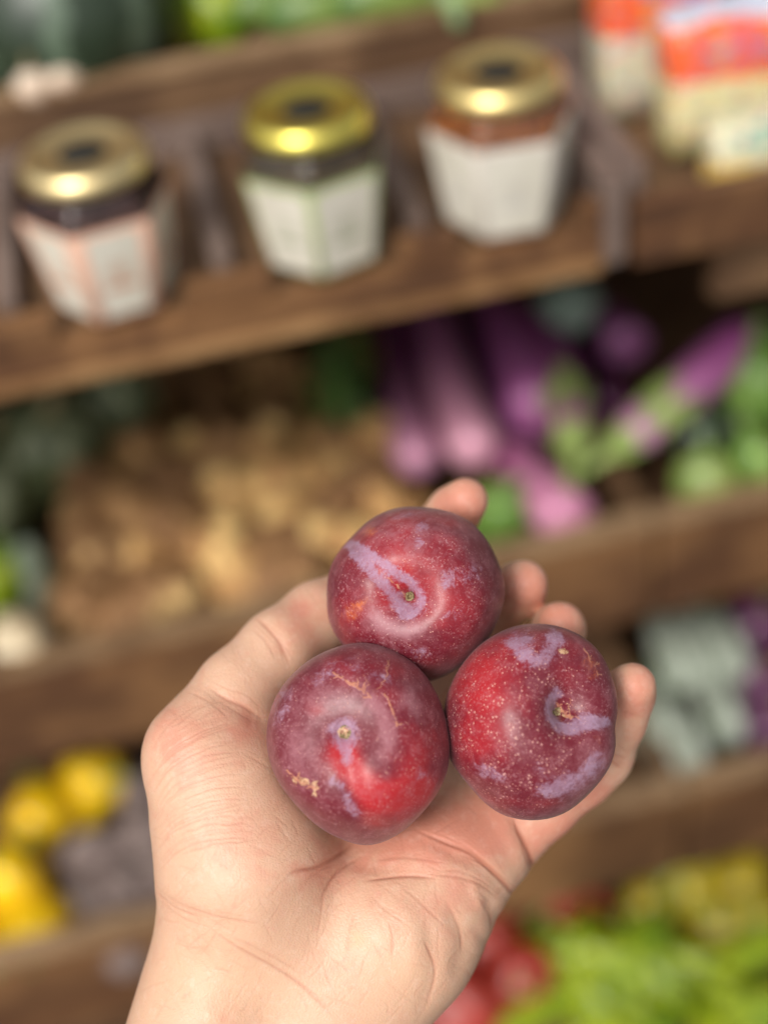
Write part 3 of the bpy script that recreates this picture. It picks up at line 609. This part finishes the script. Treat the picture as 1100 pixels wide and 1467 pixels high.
pkf = n.math('ADD', n.attr('s_pink'), n.math('MULTIPLY', n.math('SUBTRACT', mid, .5), .9)); pkf = n.math('ADD', pkf, n.math('MULTIPLY', n.math('SUBTRACT', big, .45), .9))
c = n.mix(n.step(pkf, .0, .85), (.66, .405, .275), (.63, .26, .18))
c = n.mix(n.math('MULTIPLY', n.attr('s_yel'), .4), c, (.66, .42, .22))
c = n.mix(n.step(n.noise(330, 5, .65), .5, .72, 0, .16), c, (.86, .66, .55)); c = n.mix(n.step(n.noise(420, 4, .6, dist=.5), .54, .74, 0, .3), c, (.66, .30, .22))
c = n.mix(n.math('MULTIPLY', n.attr('s_crease_shade'), .8), c, (.44, .16, .10))  # crease shade put into the skin colour
vo = n.n('ShaderNodeTexVoronoi', feature='DISTANCE_TO_EDGE'); n.l(n.coord(), vo.inputs['Vector']); vo.inputs['Scale'].default_value = 900
h = n.math('ADD', n.math('MULTIPLY', n.step(vo.outputs[0], 0, .25), .5), n.math('MULTIPLY', fine, .5))
n.set(Base_Color=c, Roughness=n.math('ADD', n.math('MULTIPLY', mid, .2), .36), Normal=n.bump(h, .24, .00035), Subsurface_Weight=.18, Subsurface_Radius=(.0045, .0015, .0008), Subsurface_Scale=1.0, Specular_IOR_Level=.42)
me.materials.clear(); me.materials.append(n.m)
ho.matrix_world = Matrix(HM.tolist())
tag(ho, 'left hand with open palm and curled fingers cradling three plums', 'hand')
# fingernails on the far side of each fingertip
nm_ = N('fingernail'); nm_.set(Base_Color=(.74, .50, .43), Roughness=.25, Subsurface_Weight=.2, Subsurface_Radius=(.003, .001, .001), Subsurface_Scale=1.0); nm_ = nm_.m
def nail(pts, back, wd, ext=-.001):
    (a, ra), (b, rb2) = pts[-2], pts[-1]; t = b-a; t /= np.linalg.norm(t); bk = np.array(back, float); bk -= t*(bk@t); bk /= np.linalg.norm(bk); sd_ = np.cross(t, bk)
    vs = []; fs = []; nu, nw = 7, 9
    for layer in (0, 1):
        for i in range(nu):
            u = i/(nu-1)
            for j in range(nw):
                w = (j/(nw-1)*2-1); an = w*1.0; r = rb2*(1.035 if layer else .985)
                L_ = ext-.0105+u*.0105-(abs(w)**3)*(.0022 if u > .5 else -.0018)
                vs.append(b+t*L_+(bk*math.cos(an)+sd_*math.sin(an)*wd)*r*(1-.05*u))
    def id_(l, i, j): return l*nu*nw+i*nw+j
    for l in (0, 1):
        for i in range(nu-1):
            for j in range(nw-1):
                q_ = (id_(l, i, j), id_(l, i+1, j), id_(l, i+1, j+1), id_(l, i, j+1)); fs.append(q_ if l else q_[::-1])
    ring = [(i, 0) for i in range(nu)]+[(nu-1, j) for j in range(1, nw)]+[(i, nw-1) for i in range(nu-2, -1, -1)]+[(0, j) for j in range(nw-2, 0, -1)]
    for (p_, q_) in zip(ring, ring[1:]+ring[:1]): fs.append((id_(0, *p_), id_(0, *q_), id_(1, *q_), id_(1, *p_)))
    link('fingernail', mesh('fingernail', vs, fs, nm_), ho)
nail(fingers['thumb'], (-.5, .6, -.8), .95); nail(fingers['index'], (.2, .5, -1), .95); nail(fingers['middle'], (.5, .5, -1), .95); nail(fingers['ring'], (.6, .5, -1), .95); nail(fingers['pinky'], (.8, .1, -.9), .95, .001)

# ------------------------------------------------------------------ produce
def veg_mat(name, c1, c2, rough=.35, scale=30, spec=.5, bump=.15, **kw):
    return simple(name, c1, c2, scale, rough, bump, 250, Specular_IOR_Level=spec, **kw)
stem_green = veg_mat('green_stem', (.16, .26, .07), (.22, .32, .10), .6)
stem_brown = veg_mat('brown_stem', (.2, .16, .07), (.28, .22, .11), .8)
def join(ms, name):
    bm = bmesh.new()
    for m_ in ms: bm.from_mesh(m_)
    me = bpy.data.meshes.new(name); bm.to_mesh(me); bm.free()
    for m_ in ms[:1]:
        for k in m_.materials: me.materials.append(k)
    me.polygons.foreach_set('use_smooth', [True]*len(me.polygons)); return me
def clone(o, loc, rot=None, sc=1.0, label=None):
    c = o.copy(); COL.objects.link(c); c.location = V(loc)
    if rot is not None: c.rotation_euler = rot
    c.scale = (sc, sc, sc)
    if label: c['label'] = label
    for ch in o.children:
        d = ch.copy(); COL.objects.link(d); d.parent = c
    return c
# ginger roots: branching knobbly fingers
gm_ = N('ginger_skin'); tc = gm_.coord(); wv = gm_.n('ShaderNodeTexWave'); gm_.l(tc, wv.inputs[0]); wv.inputs['Scale'].default_value = 60; wv.inputs['Distortion'].default_value = 6
info = gm_.n('ShaderNodeObjectInfo')
cc = gm_.mix(gm_.step(gm_.noise(55), .35, .65), (.44, .22, .08), (.72, .42, .16)); cc = gm_.mix(gm_.step(info.outputs['Random'], .30, .62, 0, .8), cc, (.20, .095, .04)); cc = gm_.mix(gm_.step(gm_.math('SUBTRACT', gm_.noise(28), gm_.math('MULTIPLY', info.outputs['Random'], .2)), .42, .55, 0, .8), cc, (.86, .60, .24))
gm_.set(Base_Color=cc, Roughness=.7, Normal=gm_.bump(wv.outputs['Fac'], .5, .002)); gm_ = gm_.m
def ginger_mesh(seed):
    r = random.Random(seed); ms = []; L = r.uniform(.032, .055)
    main = [np.array([(i/6-.5)*L, r.uniform(-.006, .006), r.uniform(-.003, .003)]) for i in range(7)]
    ms.append(tube(spline(main, 15), [(.006+.0125*math.sin(PI*min(max(i/14, .03), .97))**.4)*r.uniform(.86, 1.14) for i in range(15)], 14, mat=gm_, wob=.04))
    for k in range(r.randint(3, 5)):
        b = main[r.randint(1, 5)]; a = r.uniform(0, 6.28); l = r.uniform(.014, .024); d = np.array([math.cos(a)*.6, math.sin(a), r.uniform(-.1, .5)])
        pts = [b, b+d*l*.5, b+d*l]; ms.append(tube(spline(pts, 7), [.009, .011, .0115, .0125, .0120, .010, .005], 12, mat=gm_, wob=.05))
    return join(ms, 'ginger_root')
gp = [ginger_mesh(i) for i in range(7)]
gl = 'knobbly tan ginger root in the heap left of the aubergines'
placed = 0
zT2 = .665
zT2f = lambda y: zT2
def place_ginger(px, py, z):
    p = onz(px, py, z); o = link('ginger_root', gp[random.randrange(7)]); o.location = V(p)
    o.rotation_euler = (random.uniform(-.5, .5), random.uniform(-.5, .5), random.uniform(0, 6.28)); s = random.uniform(.85, 1.35); o.scale = (s, s, s)
    tag(o, gl, 'ginger', 'ginger roots heaped in the middle tray')
for layer, (zz, step) in enumerate(((.662, 50), (.686, 54), (.706, 66))):
    for py in range(500, 965, int(step*.72)):
        for px in range(70, 640, step):
            x = px+random.uniform(-18, 18); y = py+random.uniform(-14, 14)
            lim = 95+max(0, 700-y)*.55
            if x < lim+layer*10 or y > 962-.2*x-layer*14 or x > 545+layer*-6+max(0, y-620)*.3: continue
            if y < 585+layer*22 and (layer > 0 or random.random() < .35): continue
            if onz(x, y, zz)[1] < .818: continue
            place_ginger(x, y, zz)
# long purple aubergines
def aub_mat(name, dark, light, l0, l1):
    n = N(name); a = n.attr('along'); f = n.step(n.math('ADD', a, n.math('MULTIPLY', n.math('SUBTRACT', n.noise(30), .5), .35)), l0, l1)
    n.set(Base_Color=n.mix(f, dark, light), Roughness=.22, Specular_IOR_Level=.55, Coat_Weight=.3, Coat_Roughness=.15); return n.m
calyx_m = veg_mat('aubergine_calyx', (.24, .34, .08), (.36, .44, .14), .5)
def aubergine(pts, r, label, dark, light, l0=.4, l1=1.0, calyx=None, cl_col=None):
    pts = [np.array(p, float) for p in pts]; o0 = pts[0]*.5+pts[-1]*.5
    t = empty('aubergine', o0, label, 'aubergine', 'long purple aubergines in the middle tray')
    n = 26; q = spline([p-o0 for p in pts], n); rad = []
    for i in range(n):
        u = i/(n-1); e = min(1, (math.sin(min(u*7, PI/2)))+.15)*min(1, math.sqrt(max(0, 1-(max(0, u-.86)/.145)**2))); rad.append(r*max(e, .06)*(.80+.25*u))
    me = tube(q, rad, 28, mat=aub_mat('aubergine_skin', dark, light, l0, l1)); set_attr(me, 'along', np.concatenate([np.repeat(np.linspace(0, 1, n), 28), [0, 1]]))
    link('body', me, t)
    if calyx:      # calyx sleeve with pointed lobes at the start, and a curved stem
        k = 22; m_ = 8; d = q[1]-q[4]; d /= np.linalg.norm(d); vs = []; fs = []
        a = np.array([0, 0, 1.0]); u_ = a-d*(a@d); u_ /= np.linalg.norm(u_); v_ = np.cross(d, u_)
        for i in range(m_):
            for j in range(k):
                g_ = 2*PI*j/k; lobe = .55+.45*abs(math.cos(2.5*g_)); s = i/(m_-1); back = -calyx*(1-s)*lobe+.004
                rr = r*(1.10*(1-s)**.5*.98+.30*s)*.92; vs.append(q[1]+d*(back+s*.008)+(u_*math.cos(g_)+v_*math.sin(g_))*rr)
        for i in range(m_-1):
            for j in range(k): fs.append((i*k+j, i*k+(j+1) % k, (i+1)*k+(j+1) % k, (i+1)*k+j))
        link('calyx', mesh('calyx', vs, fs, calyx_m), t)
        link('stem', tube(spline([q[1]+d*.004, q[1]+d*.03+v_*.004, q[1]+d*.06+v_*.012], 8), [r*.42, r*.34, r*.28, r*.25, r*.24, r*.25, r*.28, r*.30], 12, mat=calyx_m), t)
    return t
dk = (.15, .02, .10); lt = (.5, .2, .36)
def Z(px, py, z): return onz(px, py, z)
aubergine([Z(560, 430, .69), Z(575, 540, .70), Z(600, 668, .715)], .0215, 'dark purple aubergine with dusky pink tip, nearest the ginger', dk, (.66, .30, .44), .4, 1.0)
aubergine([Z(612, 415, .715), Z(640, 530, .735), Z(683, 655, .735)], .0225, 'purple aubergine fading to a creamy pink rounded tip, behind top fingertip', (.26, .06, .18), (.80, .38, .50), .25, 1.0)
aubergine([Z(700, 425, .70), Z(735, 500, .715), Z(775, 600, .725)], .030, 'broad deep purple aubergine in the middle of the heap', (.20, .03, .14), (.50, .15, .38), .2, .9)
aubergine([Z(822, 640, .735), Z(800, 540, .735), Z(770, 450, .72)], .024, 'purple aubergine lying with its long green calyx to the front', (.34, .09, .25), (.16, .025, .11), .2, .8, .085)
aubergine([Z(722, 640, .70), Z(770, 700, .715), Z(822, 752, .72)], .0235, 'pinkish purple aubergine tip lying low behind the front board', (.34, .09, .22), (.60, .24, .38), .1, .8)
aubergine([Z(885, 640, .735), Z(985, 555, .760), Z(1075, 478, .770)], .0215, 'glossy violet aubergine with green calyx slanting up to the right', (.52, .22, .40), (.34, .07, .25), .0, .9, .075)
aubergine([Z(855, 440, .72), Z(880, 470, .73), Z(902, 500, .735)], .021, 'short end of a violet aubergine at the back of the heap', dk, (.36, .12, .28), .3, 1.0)
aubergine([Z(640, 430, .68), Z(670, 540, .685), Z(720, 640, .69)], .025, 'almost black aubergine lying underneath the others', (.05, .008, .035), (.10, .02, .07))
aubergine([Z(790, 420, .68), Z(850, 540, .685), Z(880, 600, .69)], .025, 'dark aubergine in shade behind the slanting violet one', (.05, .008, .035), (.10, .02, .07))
# generic fruits
def blob_mesh(rx, rz, lobes, depth, dimple, seed, mat, n=36, m=20, taper=0.0):
    r = random.Random(seed); vs = []; fs = []; ph = r.uniform(0, 6)
    for i in range(m+1):
        t_ = PI*i/m; z = math.cos(t_); s = math.sin(t_)
        for j in range(n):
            g_ = 2*PI*j/n; l = 1+depth*(abs(math.cos(lobes*g_/2+ph))-.5)*2*min(1, s*1.3) if lobes else 1
            l *= 1+.03*math.sin(2*g_+seed)+taper*z
            zz = z*(1-dimple*math.exp(-(s/.35)**2)); vs.append((rx*s*l*math.cos(g_), rx*s*l*math.sin(g_), rz*zz))
    for i in range(m):
        for j in range(n): fs.append((i*n+j, (i+1)*n+j, (i+1)*n+(j+1) % n, i*n+(j+1) % n))
    return mesh('blob', vs, fs, mat)
def fruit(name, loc, rx, rz, lobes, depth, dimple, mat, label, cat, group, rot=None, stem=None, taper=0.0):
    t = empty(name, loc, label, cat, group); sd_ = random.randrange(999)
    link('body', blob_mesh(rx, rz, lobes, depth, dimple, sd_, mat, taper=taper), t)
    if stem is not None:
        s0 = rz*(1-dimple); link('stem', tube([(0, 0, s0-.004), (0, .001, s0+.006), (.003, .002, s0+.016), (.007, .002, s0+.024)], [rx*.22, rx*.13, rx*.11, rx*.14], 10, mat=stem), t)
    t.rotation_euler = rot or (random.uniform(-1.2, 1.2), random.uniform(-1.2, 1.2), random.uniform(0, 6)); return t
def stripes(name, c1, c2, k, rough=.4):
    n = N(name); sp_ = n.n('ShaderNodeSeparateXYZ'); n.l(n.coord(), sp_.inputs[0]); a = n.math('ARCTAN2', sp_.outputs[1], sp_.outputs[0])
    s = n.math('SINE', n.math('ADD', n.math('MULTIPLY', a, k), n.math('MULTIPLY', n.noise(40), 5)))
    n.set(Base_Color=n.mix(n.step(s, .2, .8), c1, c2), Roughness=rough); return n.m
melon_m = stripes('dark_squash_skin', (.02, .035, .018), (.09, .13, .085), 8)
yellow_m = veg_mat('yellow_pepper_skin', (.84, .56, .01), (.74, .42, .01), .25)
lime_m = veg_mat('lime_pepper_skin', (.27, .33, .008), (.07, .15, .006), .38)
green_m = veg_mat('green_pepper_skin', (.11, .22, .04), (.22, .34, .07), .25)
pale_m = stripes('pale_streaky_skin', (.30, .34, .26), (.64, .68, .58), 5, .35)
cream_m = veg_mat('cream_skin', (.70, .60, .42), (.60, .45, .27), .5)
red_m = veg_mat('red_pepper_skin', (.36, .035, .022), (.22, .022, .014), .35)
taro_m = veg_mat('taro_skin', (.13, .09, .08), (.27, .21, .19), .8, 60, .3, .5)
olive_green_m = veg_mat('olive_green_skin', (.16, .24, .05), (.26, .32, .08), .35)
olive_m = veg_mat('olive_yellow_skin', (.40, .28, .01), (.22, .21, .015), .38)
onion_m = veg_mat('purple_onion_skin', (.10, .02, .07), (.17, .05, .13), .3)
wh = veg_mat('white_blob', (.75, .62, .5), (.6, .45, .33), .4)
# top shelf
fruit('squash', Z(95, 5, 1.135), .078, .070, 0, 0, .06, melon_m, 'large dark green striped squash in top left corner', 'squash', 'dark green squashes on the top shelf', (.1, .1, 0), stem_brown)
fruit('squash', Z(0, 90, 1.10), .045, .042, 0, 0, .06, melon_m, 'smaller dark squash at left edge below the large one', 'squash', 'dark green squashes on the top shelf', (.2, -.1, 0), stem_brown)
for (px, py, z, s, m_, lb) in ((255, 30, 1.10, .8, olive_m, 'yellow green pepper right beside the large squash'), (305, 15, 1.11, .8, lime_m, 'lime coloured pepper between the yellow and green ones on top shelf')):
    fruit('pepper', Z(px, py, z), .030*s, .042*s, 3, .08, .12, m_, lb, 'pepper', 'small peppers on the top shelf', (1.2, .3, random.uniform(0, 6)), stem_green)
pep_m = veg_mat('bright_green_skin', (.06, .13, .02), (.20, .28, .06), .4)
for i, (a, b, z, lb) in enumerate((((330, 22), (450, -5), 1.11, 'long green pepper on the top shelf, first from the left'), ((380, 30), (520, 15), 1.105, 'long green pepper above the middle jar'), ((480, 12), (620, -8), 1.12, 'long pale green pepper pointing right on the top shelf'), ((560, 8), (720, 2), 1.11, 'long green pepper above the rightmost jar'))):
    p0, p1 = Z(*a, z), Z(*b, z); o0 = (p0+p1)/2; t = empty('long_pepper', o0, lb, 'pepper', 'long green peppers on the top shelf'); q = spline([p0-o0, np.array([0, 0, .006]), p1-o0], 14)
    link('body', tube(q, [.016*max(.15, math.sin(PI*min(.98, .1+.85*k/13))**.5) for k in range(14)], 18, 3, .05, mat=pep_m), t); link('stem', tube([q[-1], q[-1]+np.array([.02, .003, .004])], [.004, .003], 8, mat=stem_green), t)
sp0 = Z(642, 2, 1.128); sp1 = ony(658, 40, .872)
t = empty('drooping_stalk', sp0, 'pale green stalk drooping over the board above rightmost jar', 'stalk'); link('stalk', tube(spline([sp0*0, (sp1-sp0)*.6+np.array([0, 0, .008]), sp1-sp0], 8), [.005, .005, .0055, .005, .006, .006, .005, .003], 10, mat=veg_mat('pale_stalk', (.35, .48, .24), (.28, .42, .2), .4)), t)
for (px, py, r_, lb) in ((50, 124, .0125, 'small cream round blob for a blurred highlight on the board edge, left of the pair'), (92, 114, .0105, 'small pinkish cream blob for a blurred highlight on the board edge, right of the pair')):
    p = ony(px, py, .889); fruit('small_bokeh_blob', p, r_, r_*.9, 5, .04, .05, wh, lb, 'bokeh_blob', 'pair of small bokeh blobs on the board', (0, 0, 0), stem_brown)  # pale shapes added for two blurred highlights on the board
# middle tray, left and right of the heaps
dkg = stripes('mottled_green_skin', (.09, .11, .045), (.27, .29, .17), 6, .45)
fruit('squash', Z(75, 640, .71), .050, .060, 8, .04, .08, dkg, 'dull green ribbed squash left of the ginger, under the jar shelf', 'squash', 'green squashes left of the ginger', (.3, .2, 0), stem_brown)
fruit('squash', Z(165, 575, .71), .040, .055, 8, .04, .08, dkg, 'dull green squash at the back corner beside the ginger', 'squash', 'green squashes left of the ginger', (.2, -.3, 1), stem_brown)
fruit('squash', Z(-15, 705, .70), .045, .055, 8, .04, .08, dkg, 'green squash cut off by the left edge above the bright green pepper', 'squash', 'green squashes left of the ginger', (.5, .2, 2), stem_brown)
fruit('pepper', Z(-2, 835, .70), .030, .045, 3, .08, .1, lime_m, 'bright green pepper at the left edge of the middle tray', 'pepper', None, (.3, .2, 0), stem_green)
fruit('potato', Z(28, 920, .715), .024, .030, 0, 0, 0, cream_m, 'cream potato at left edge behind the middle front board', 'potato', None, (1.4, .2, .4))
fruit('courgette', Z(50, 830, .70), .016, .050, 0, 0, 0, veg_mat('grey_green_skin', (.16, .2, .14), (.3, .33, .25), .5), 'grey green courgette standing between squash and ginger', 'courgette', None, (.15, .1, 0))
fruit('cabbage', Z(815, 436, .755), .028, .026, 6, .05, .05, veg_mat('grey_cabbage_skin', (.12, .17, .13), (.27, .33, .27), .5), 'greyish green round vegetable under the jar shelf, above aubergines', 'cabbage', None, (.2, 0, 0))
for (px, py, z, rx, rz, m_, lb) in ((1085, 545, .74, .036, .045, green_m, 'green pepper at right edge beyond the slanting aubergine'), (1010, 690, .715, .024, .030, olive_green_m, 'small yellowish green pepper just behind the right front board'), (1085, 660, .715, .022, .03, green_m, 'small green pepper in the right corner behind the front board'), (1003, 625, .70, .024, .03, veg_mat('blue_black_skin', (.012, .016, .025), (.03, .035, .05), .2), 'blue black round vegetable between the green peppers'), (712, 740, .70, .026, .045, green_m, 'green pepper under the pinkish aubergine tip')):
    fruit('pepper', Z(px, py, z), rx, rz, 3, .07, .1, m_, lb, 'pepper', 'peppers right of the aubergines', (random.uniform(-.5, .5), random.uniform(-.5, .5), 0), stem_green)
# leafy bunch behind the ginger (uncountable leaves)
lm = veg_mat('leaf_green', (.05, .12, .02), (.12, .2, .04), .5)
vs = []; fs = []
for i in range(260):
    px = 488+rng.normal(0, 20); py = 545+rng.normal(0, 30); c = Z(px, py, .72+rng.uniform(-.02, .035)); a = rng.normal(0, 1, 3); a /= np.linalg.norm(a); b_ = np.cross(a, rng.normal(0, 1, 3)); b_ /= np.linalg.norm(b_); s = rng.uniform(.006, .012); k = len(vs)
    vs += [c-a*s, c+b_*s*.45, c+a*s, c-b_*s*.45, c+np.cross(a, b_)*s*.2]; fs += [(k, k+1, k+4), (k+1, k+2, k+4), (k+2, k+3, k+4), (k+3, k, k+4)]
o = link('green_leaves', mesh('green_leaves', vs, fs, lm)); tag(o, 'loose green leaves between ginger heap and aubergines', 'leaves', kind='stuff')
# third tray
zt3 = .45
yl_l = ['yellow pepper highest in the lower left heap', 'yellow pepper at left edge, second in the lower left heap', 'large yellow pepper in the middle of the lower left heap', 'yellow pepper at the front of the lower left heap', 'yellow pepper cut by the left edge near the front', 'orange yellow pepper partly under the others at left']
for i, (px, py, z) in enumerate(((135, 1118, .455), (60, 1165, .46), (20, 1262, .465), (60, 1335, .45), (-10, 1360, .45), (100, 1160, .435))):
    fruit('yellow_pepper', Z(px, py, z), .030, .038, 4, .10, .12, yellow_m, yl_l[i], 'pepper', 'yellow peppers in the lower left tray', None, stem_green)
tl = 'brown grey taro corm beside the yellow peppers'
for (px, py) in ((150, 1225), (190, 1290), (130, 1300), (215, 1200), (250, 1260), (165, 1345), (240, 1340), (300, 1230), (330, 1310), (205, 1140), (275, 1150), (350, 1180), (380, 1250)):
    fruit('taro_corm', Z(px+random.uniform(-8, 8), py, .435+random.uniform(-.01, .01)), random.uniform(.026, .032), random.uniform(.034, .044), 0, 0, 0, taro_m, tl, 'taro', 'taro corms in the lower tray')
for i, (a, b, r_, lb) in enumerate((((938, 880), (972, 985), .022, 'pale green gourd at the back, first from the left'), ((985, 870), (1010, 985), .021, 'pale green gourd at the back, between two others'), ((1022, 880), (1050, 975), .019, 'slim grey green gourd at the back right, beside the onions'), ((1000, 960), (1045, 1062), .020, 'pale gourd with round whitish end pointing at the front board'),
    ((925, 985), (945, 1080), .021, 'whitish gourd nearest the little finger'), ((960, 1010), (990, 1110), .019, 'slim pale gourd in the middle of the pile'), ((948, 1060), (960, 1122), .015, 'small pale gourd lying lowest against the lower right front board'))):
    p0, p1 = Z(*a, .46), Z(*b, .475); o0 = (p0+p1)/2; t = empty('pale_gourd', o0, lb, 'gourd', 'pale gourds in the lower right tray'); q = spline([p0-o0, (p1-p0)*.05+np.array([.004, 0, .006]), p1-o0], 16)
    link('body', tube(q, [r_*max(.12, math.sqrt(max(0, 1-((k-9)/(10 if k < 9 else 6.4))**2)))*(.8+.2*k/15) for k in range(16)], 22, mat=pale_m), t)
    link('stem', tube([q[0], q[0]+np.array([.002, .02, .004])], [.004, .0035], 8, mat=stem_green), t)
for (px, py, lb) in ((1082, 895, 'dark purple onion in the back right corner'), (1090, 985, 'dark purple onion at right edge, middle of three'), (1100, 1040, 'dark purple onion at right edge nearest the front board')):
    fruit('purple_onion', Z(px, py, .45), .032, .030, 0, 0, -.1, onion_m, lb, 'onion', 'purple onions at the right edge', (.2, .2, 0), stem_brown)
# bottom tray
bl_ = [(700, 1350, red_m, .044, 'large dull red pepper emerging from behind the heel of the hand'), (660, 1440, red_m, .042, 'large dull red pepper lowest behind the hand'), (745, 1395, red_m, .036, 'red pepper between the hand and the lime peppers'), (840, 1318, red_m, .026, 'dark red pepper at the back of the bottom heap'), (800, 1290, red_m, .024, 'small dark red pepper in shade under the tray board'), (875, 1462, red_m, .024, 'red pepper peeping out at the bottom edge'),
       (985, 1270, olive_m, .036, 'olive yellow pepper at the back of bottom heap'), (1060, 1262, olive_m, .034, 'olive yellow pepper in the upper right of bottom heap'), (1090, 1330, olive_m, .034, 'olive yellow pepper at right edge of bottom heap'), (930, 1300, olive_m, .028, 'small olive pepper beside the dark red one'), (1030, 1320, olive_m, .030, 'olive yellow pepper in the middle of bottom heap')]
for (px, py, m_, r_, lb) in bl_:
    fruit('bell_pepper', Z(px, py, .235+random.uniform(-.008, .008)), r_, r_*1.2, 4, .10, .12, m_, lb, 'pepper', 'bell peppers in the bottom tray', None, stem_green)
lpl = 'long lime green pepper in the bottom right heap'
for k_ in range(26):
    px = random.uniform(785, 1110); py = random.uniform(1365-.12*(px-745), 1480); p = Z(px, py, .25+random.uniform(-.015, .02)); t = empty('lime_pepper', p, lpl, 'pepper', 'long lime green peppers in the bottom right')
    a = random.uniform(0, PI); d = np.array([math.cos(a), math.sin(a), random.uniform(-.2, .3)])*random.uniform(.035, .055); s_ = np.array([-d[1], d[0], 0])*.2
    q = spline([-d, s_, d], 12); link('body', tube(q, [.017*max(.12, math.sin(PI*min(.97, .06+.85*k/11))**.55) for k in range(12)], 16, 3, .06, mat=lime_m), t); link('stem', tube([q[-1]*.97, q[-1]*1.25], [.004, .003], 8, mat=stem_green), t)
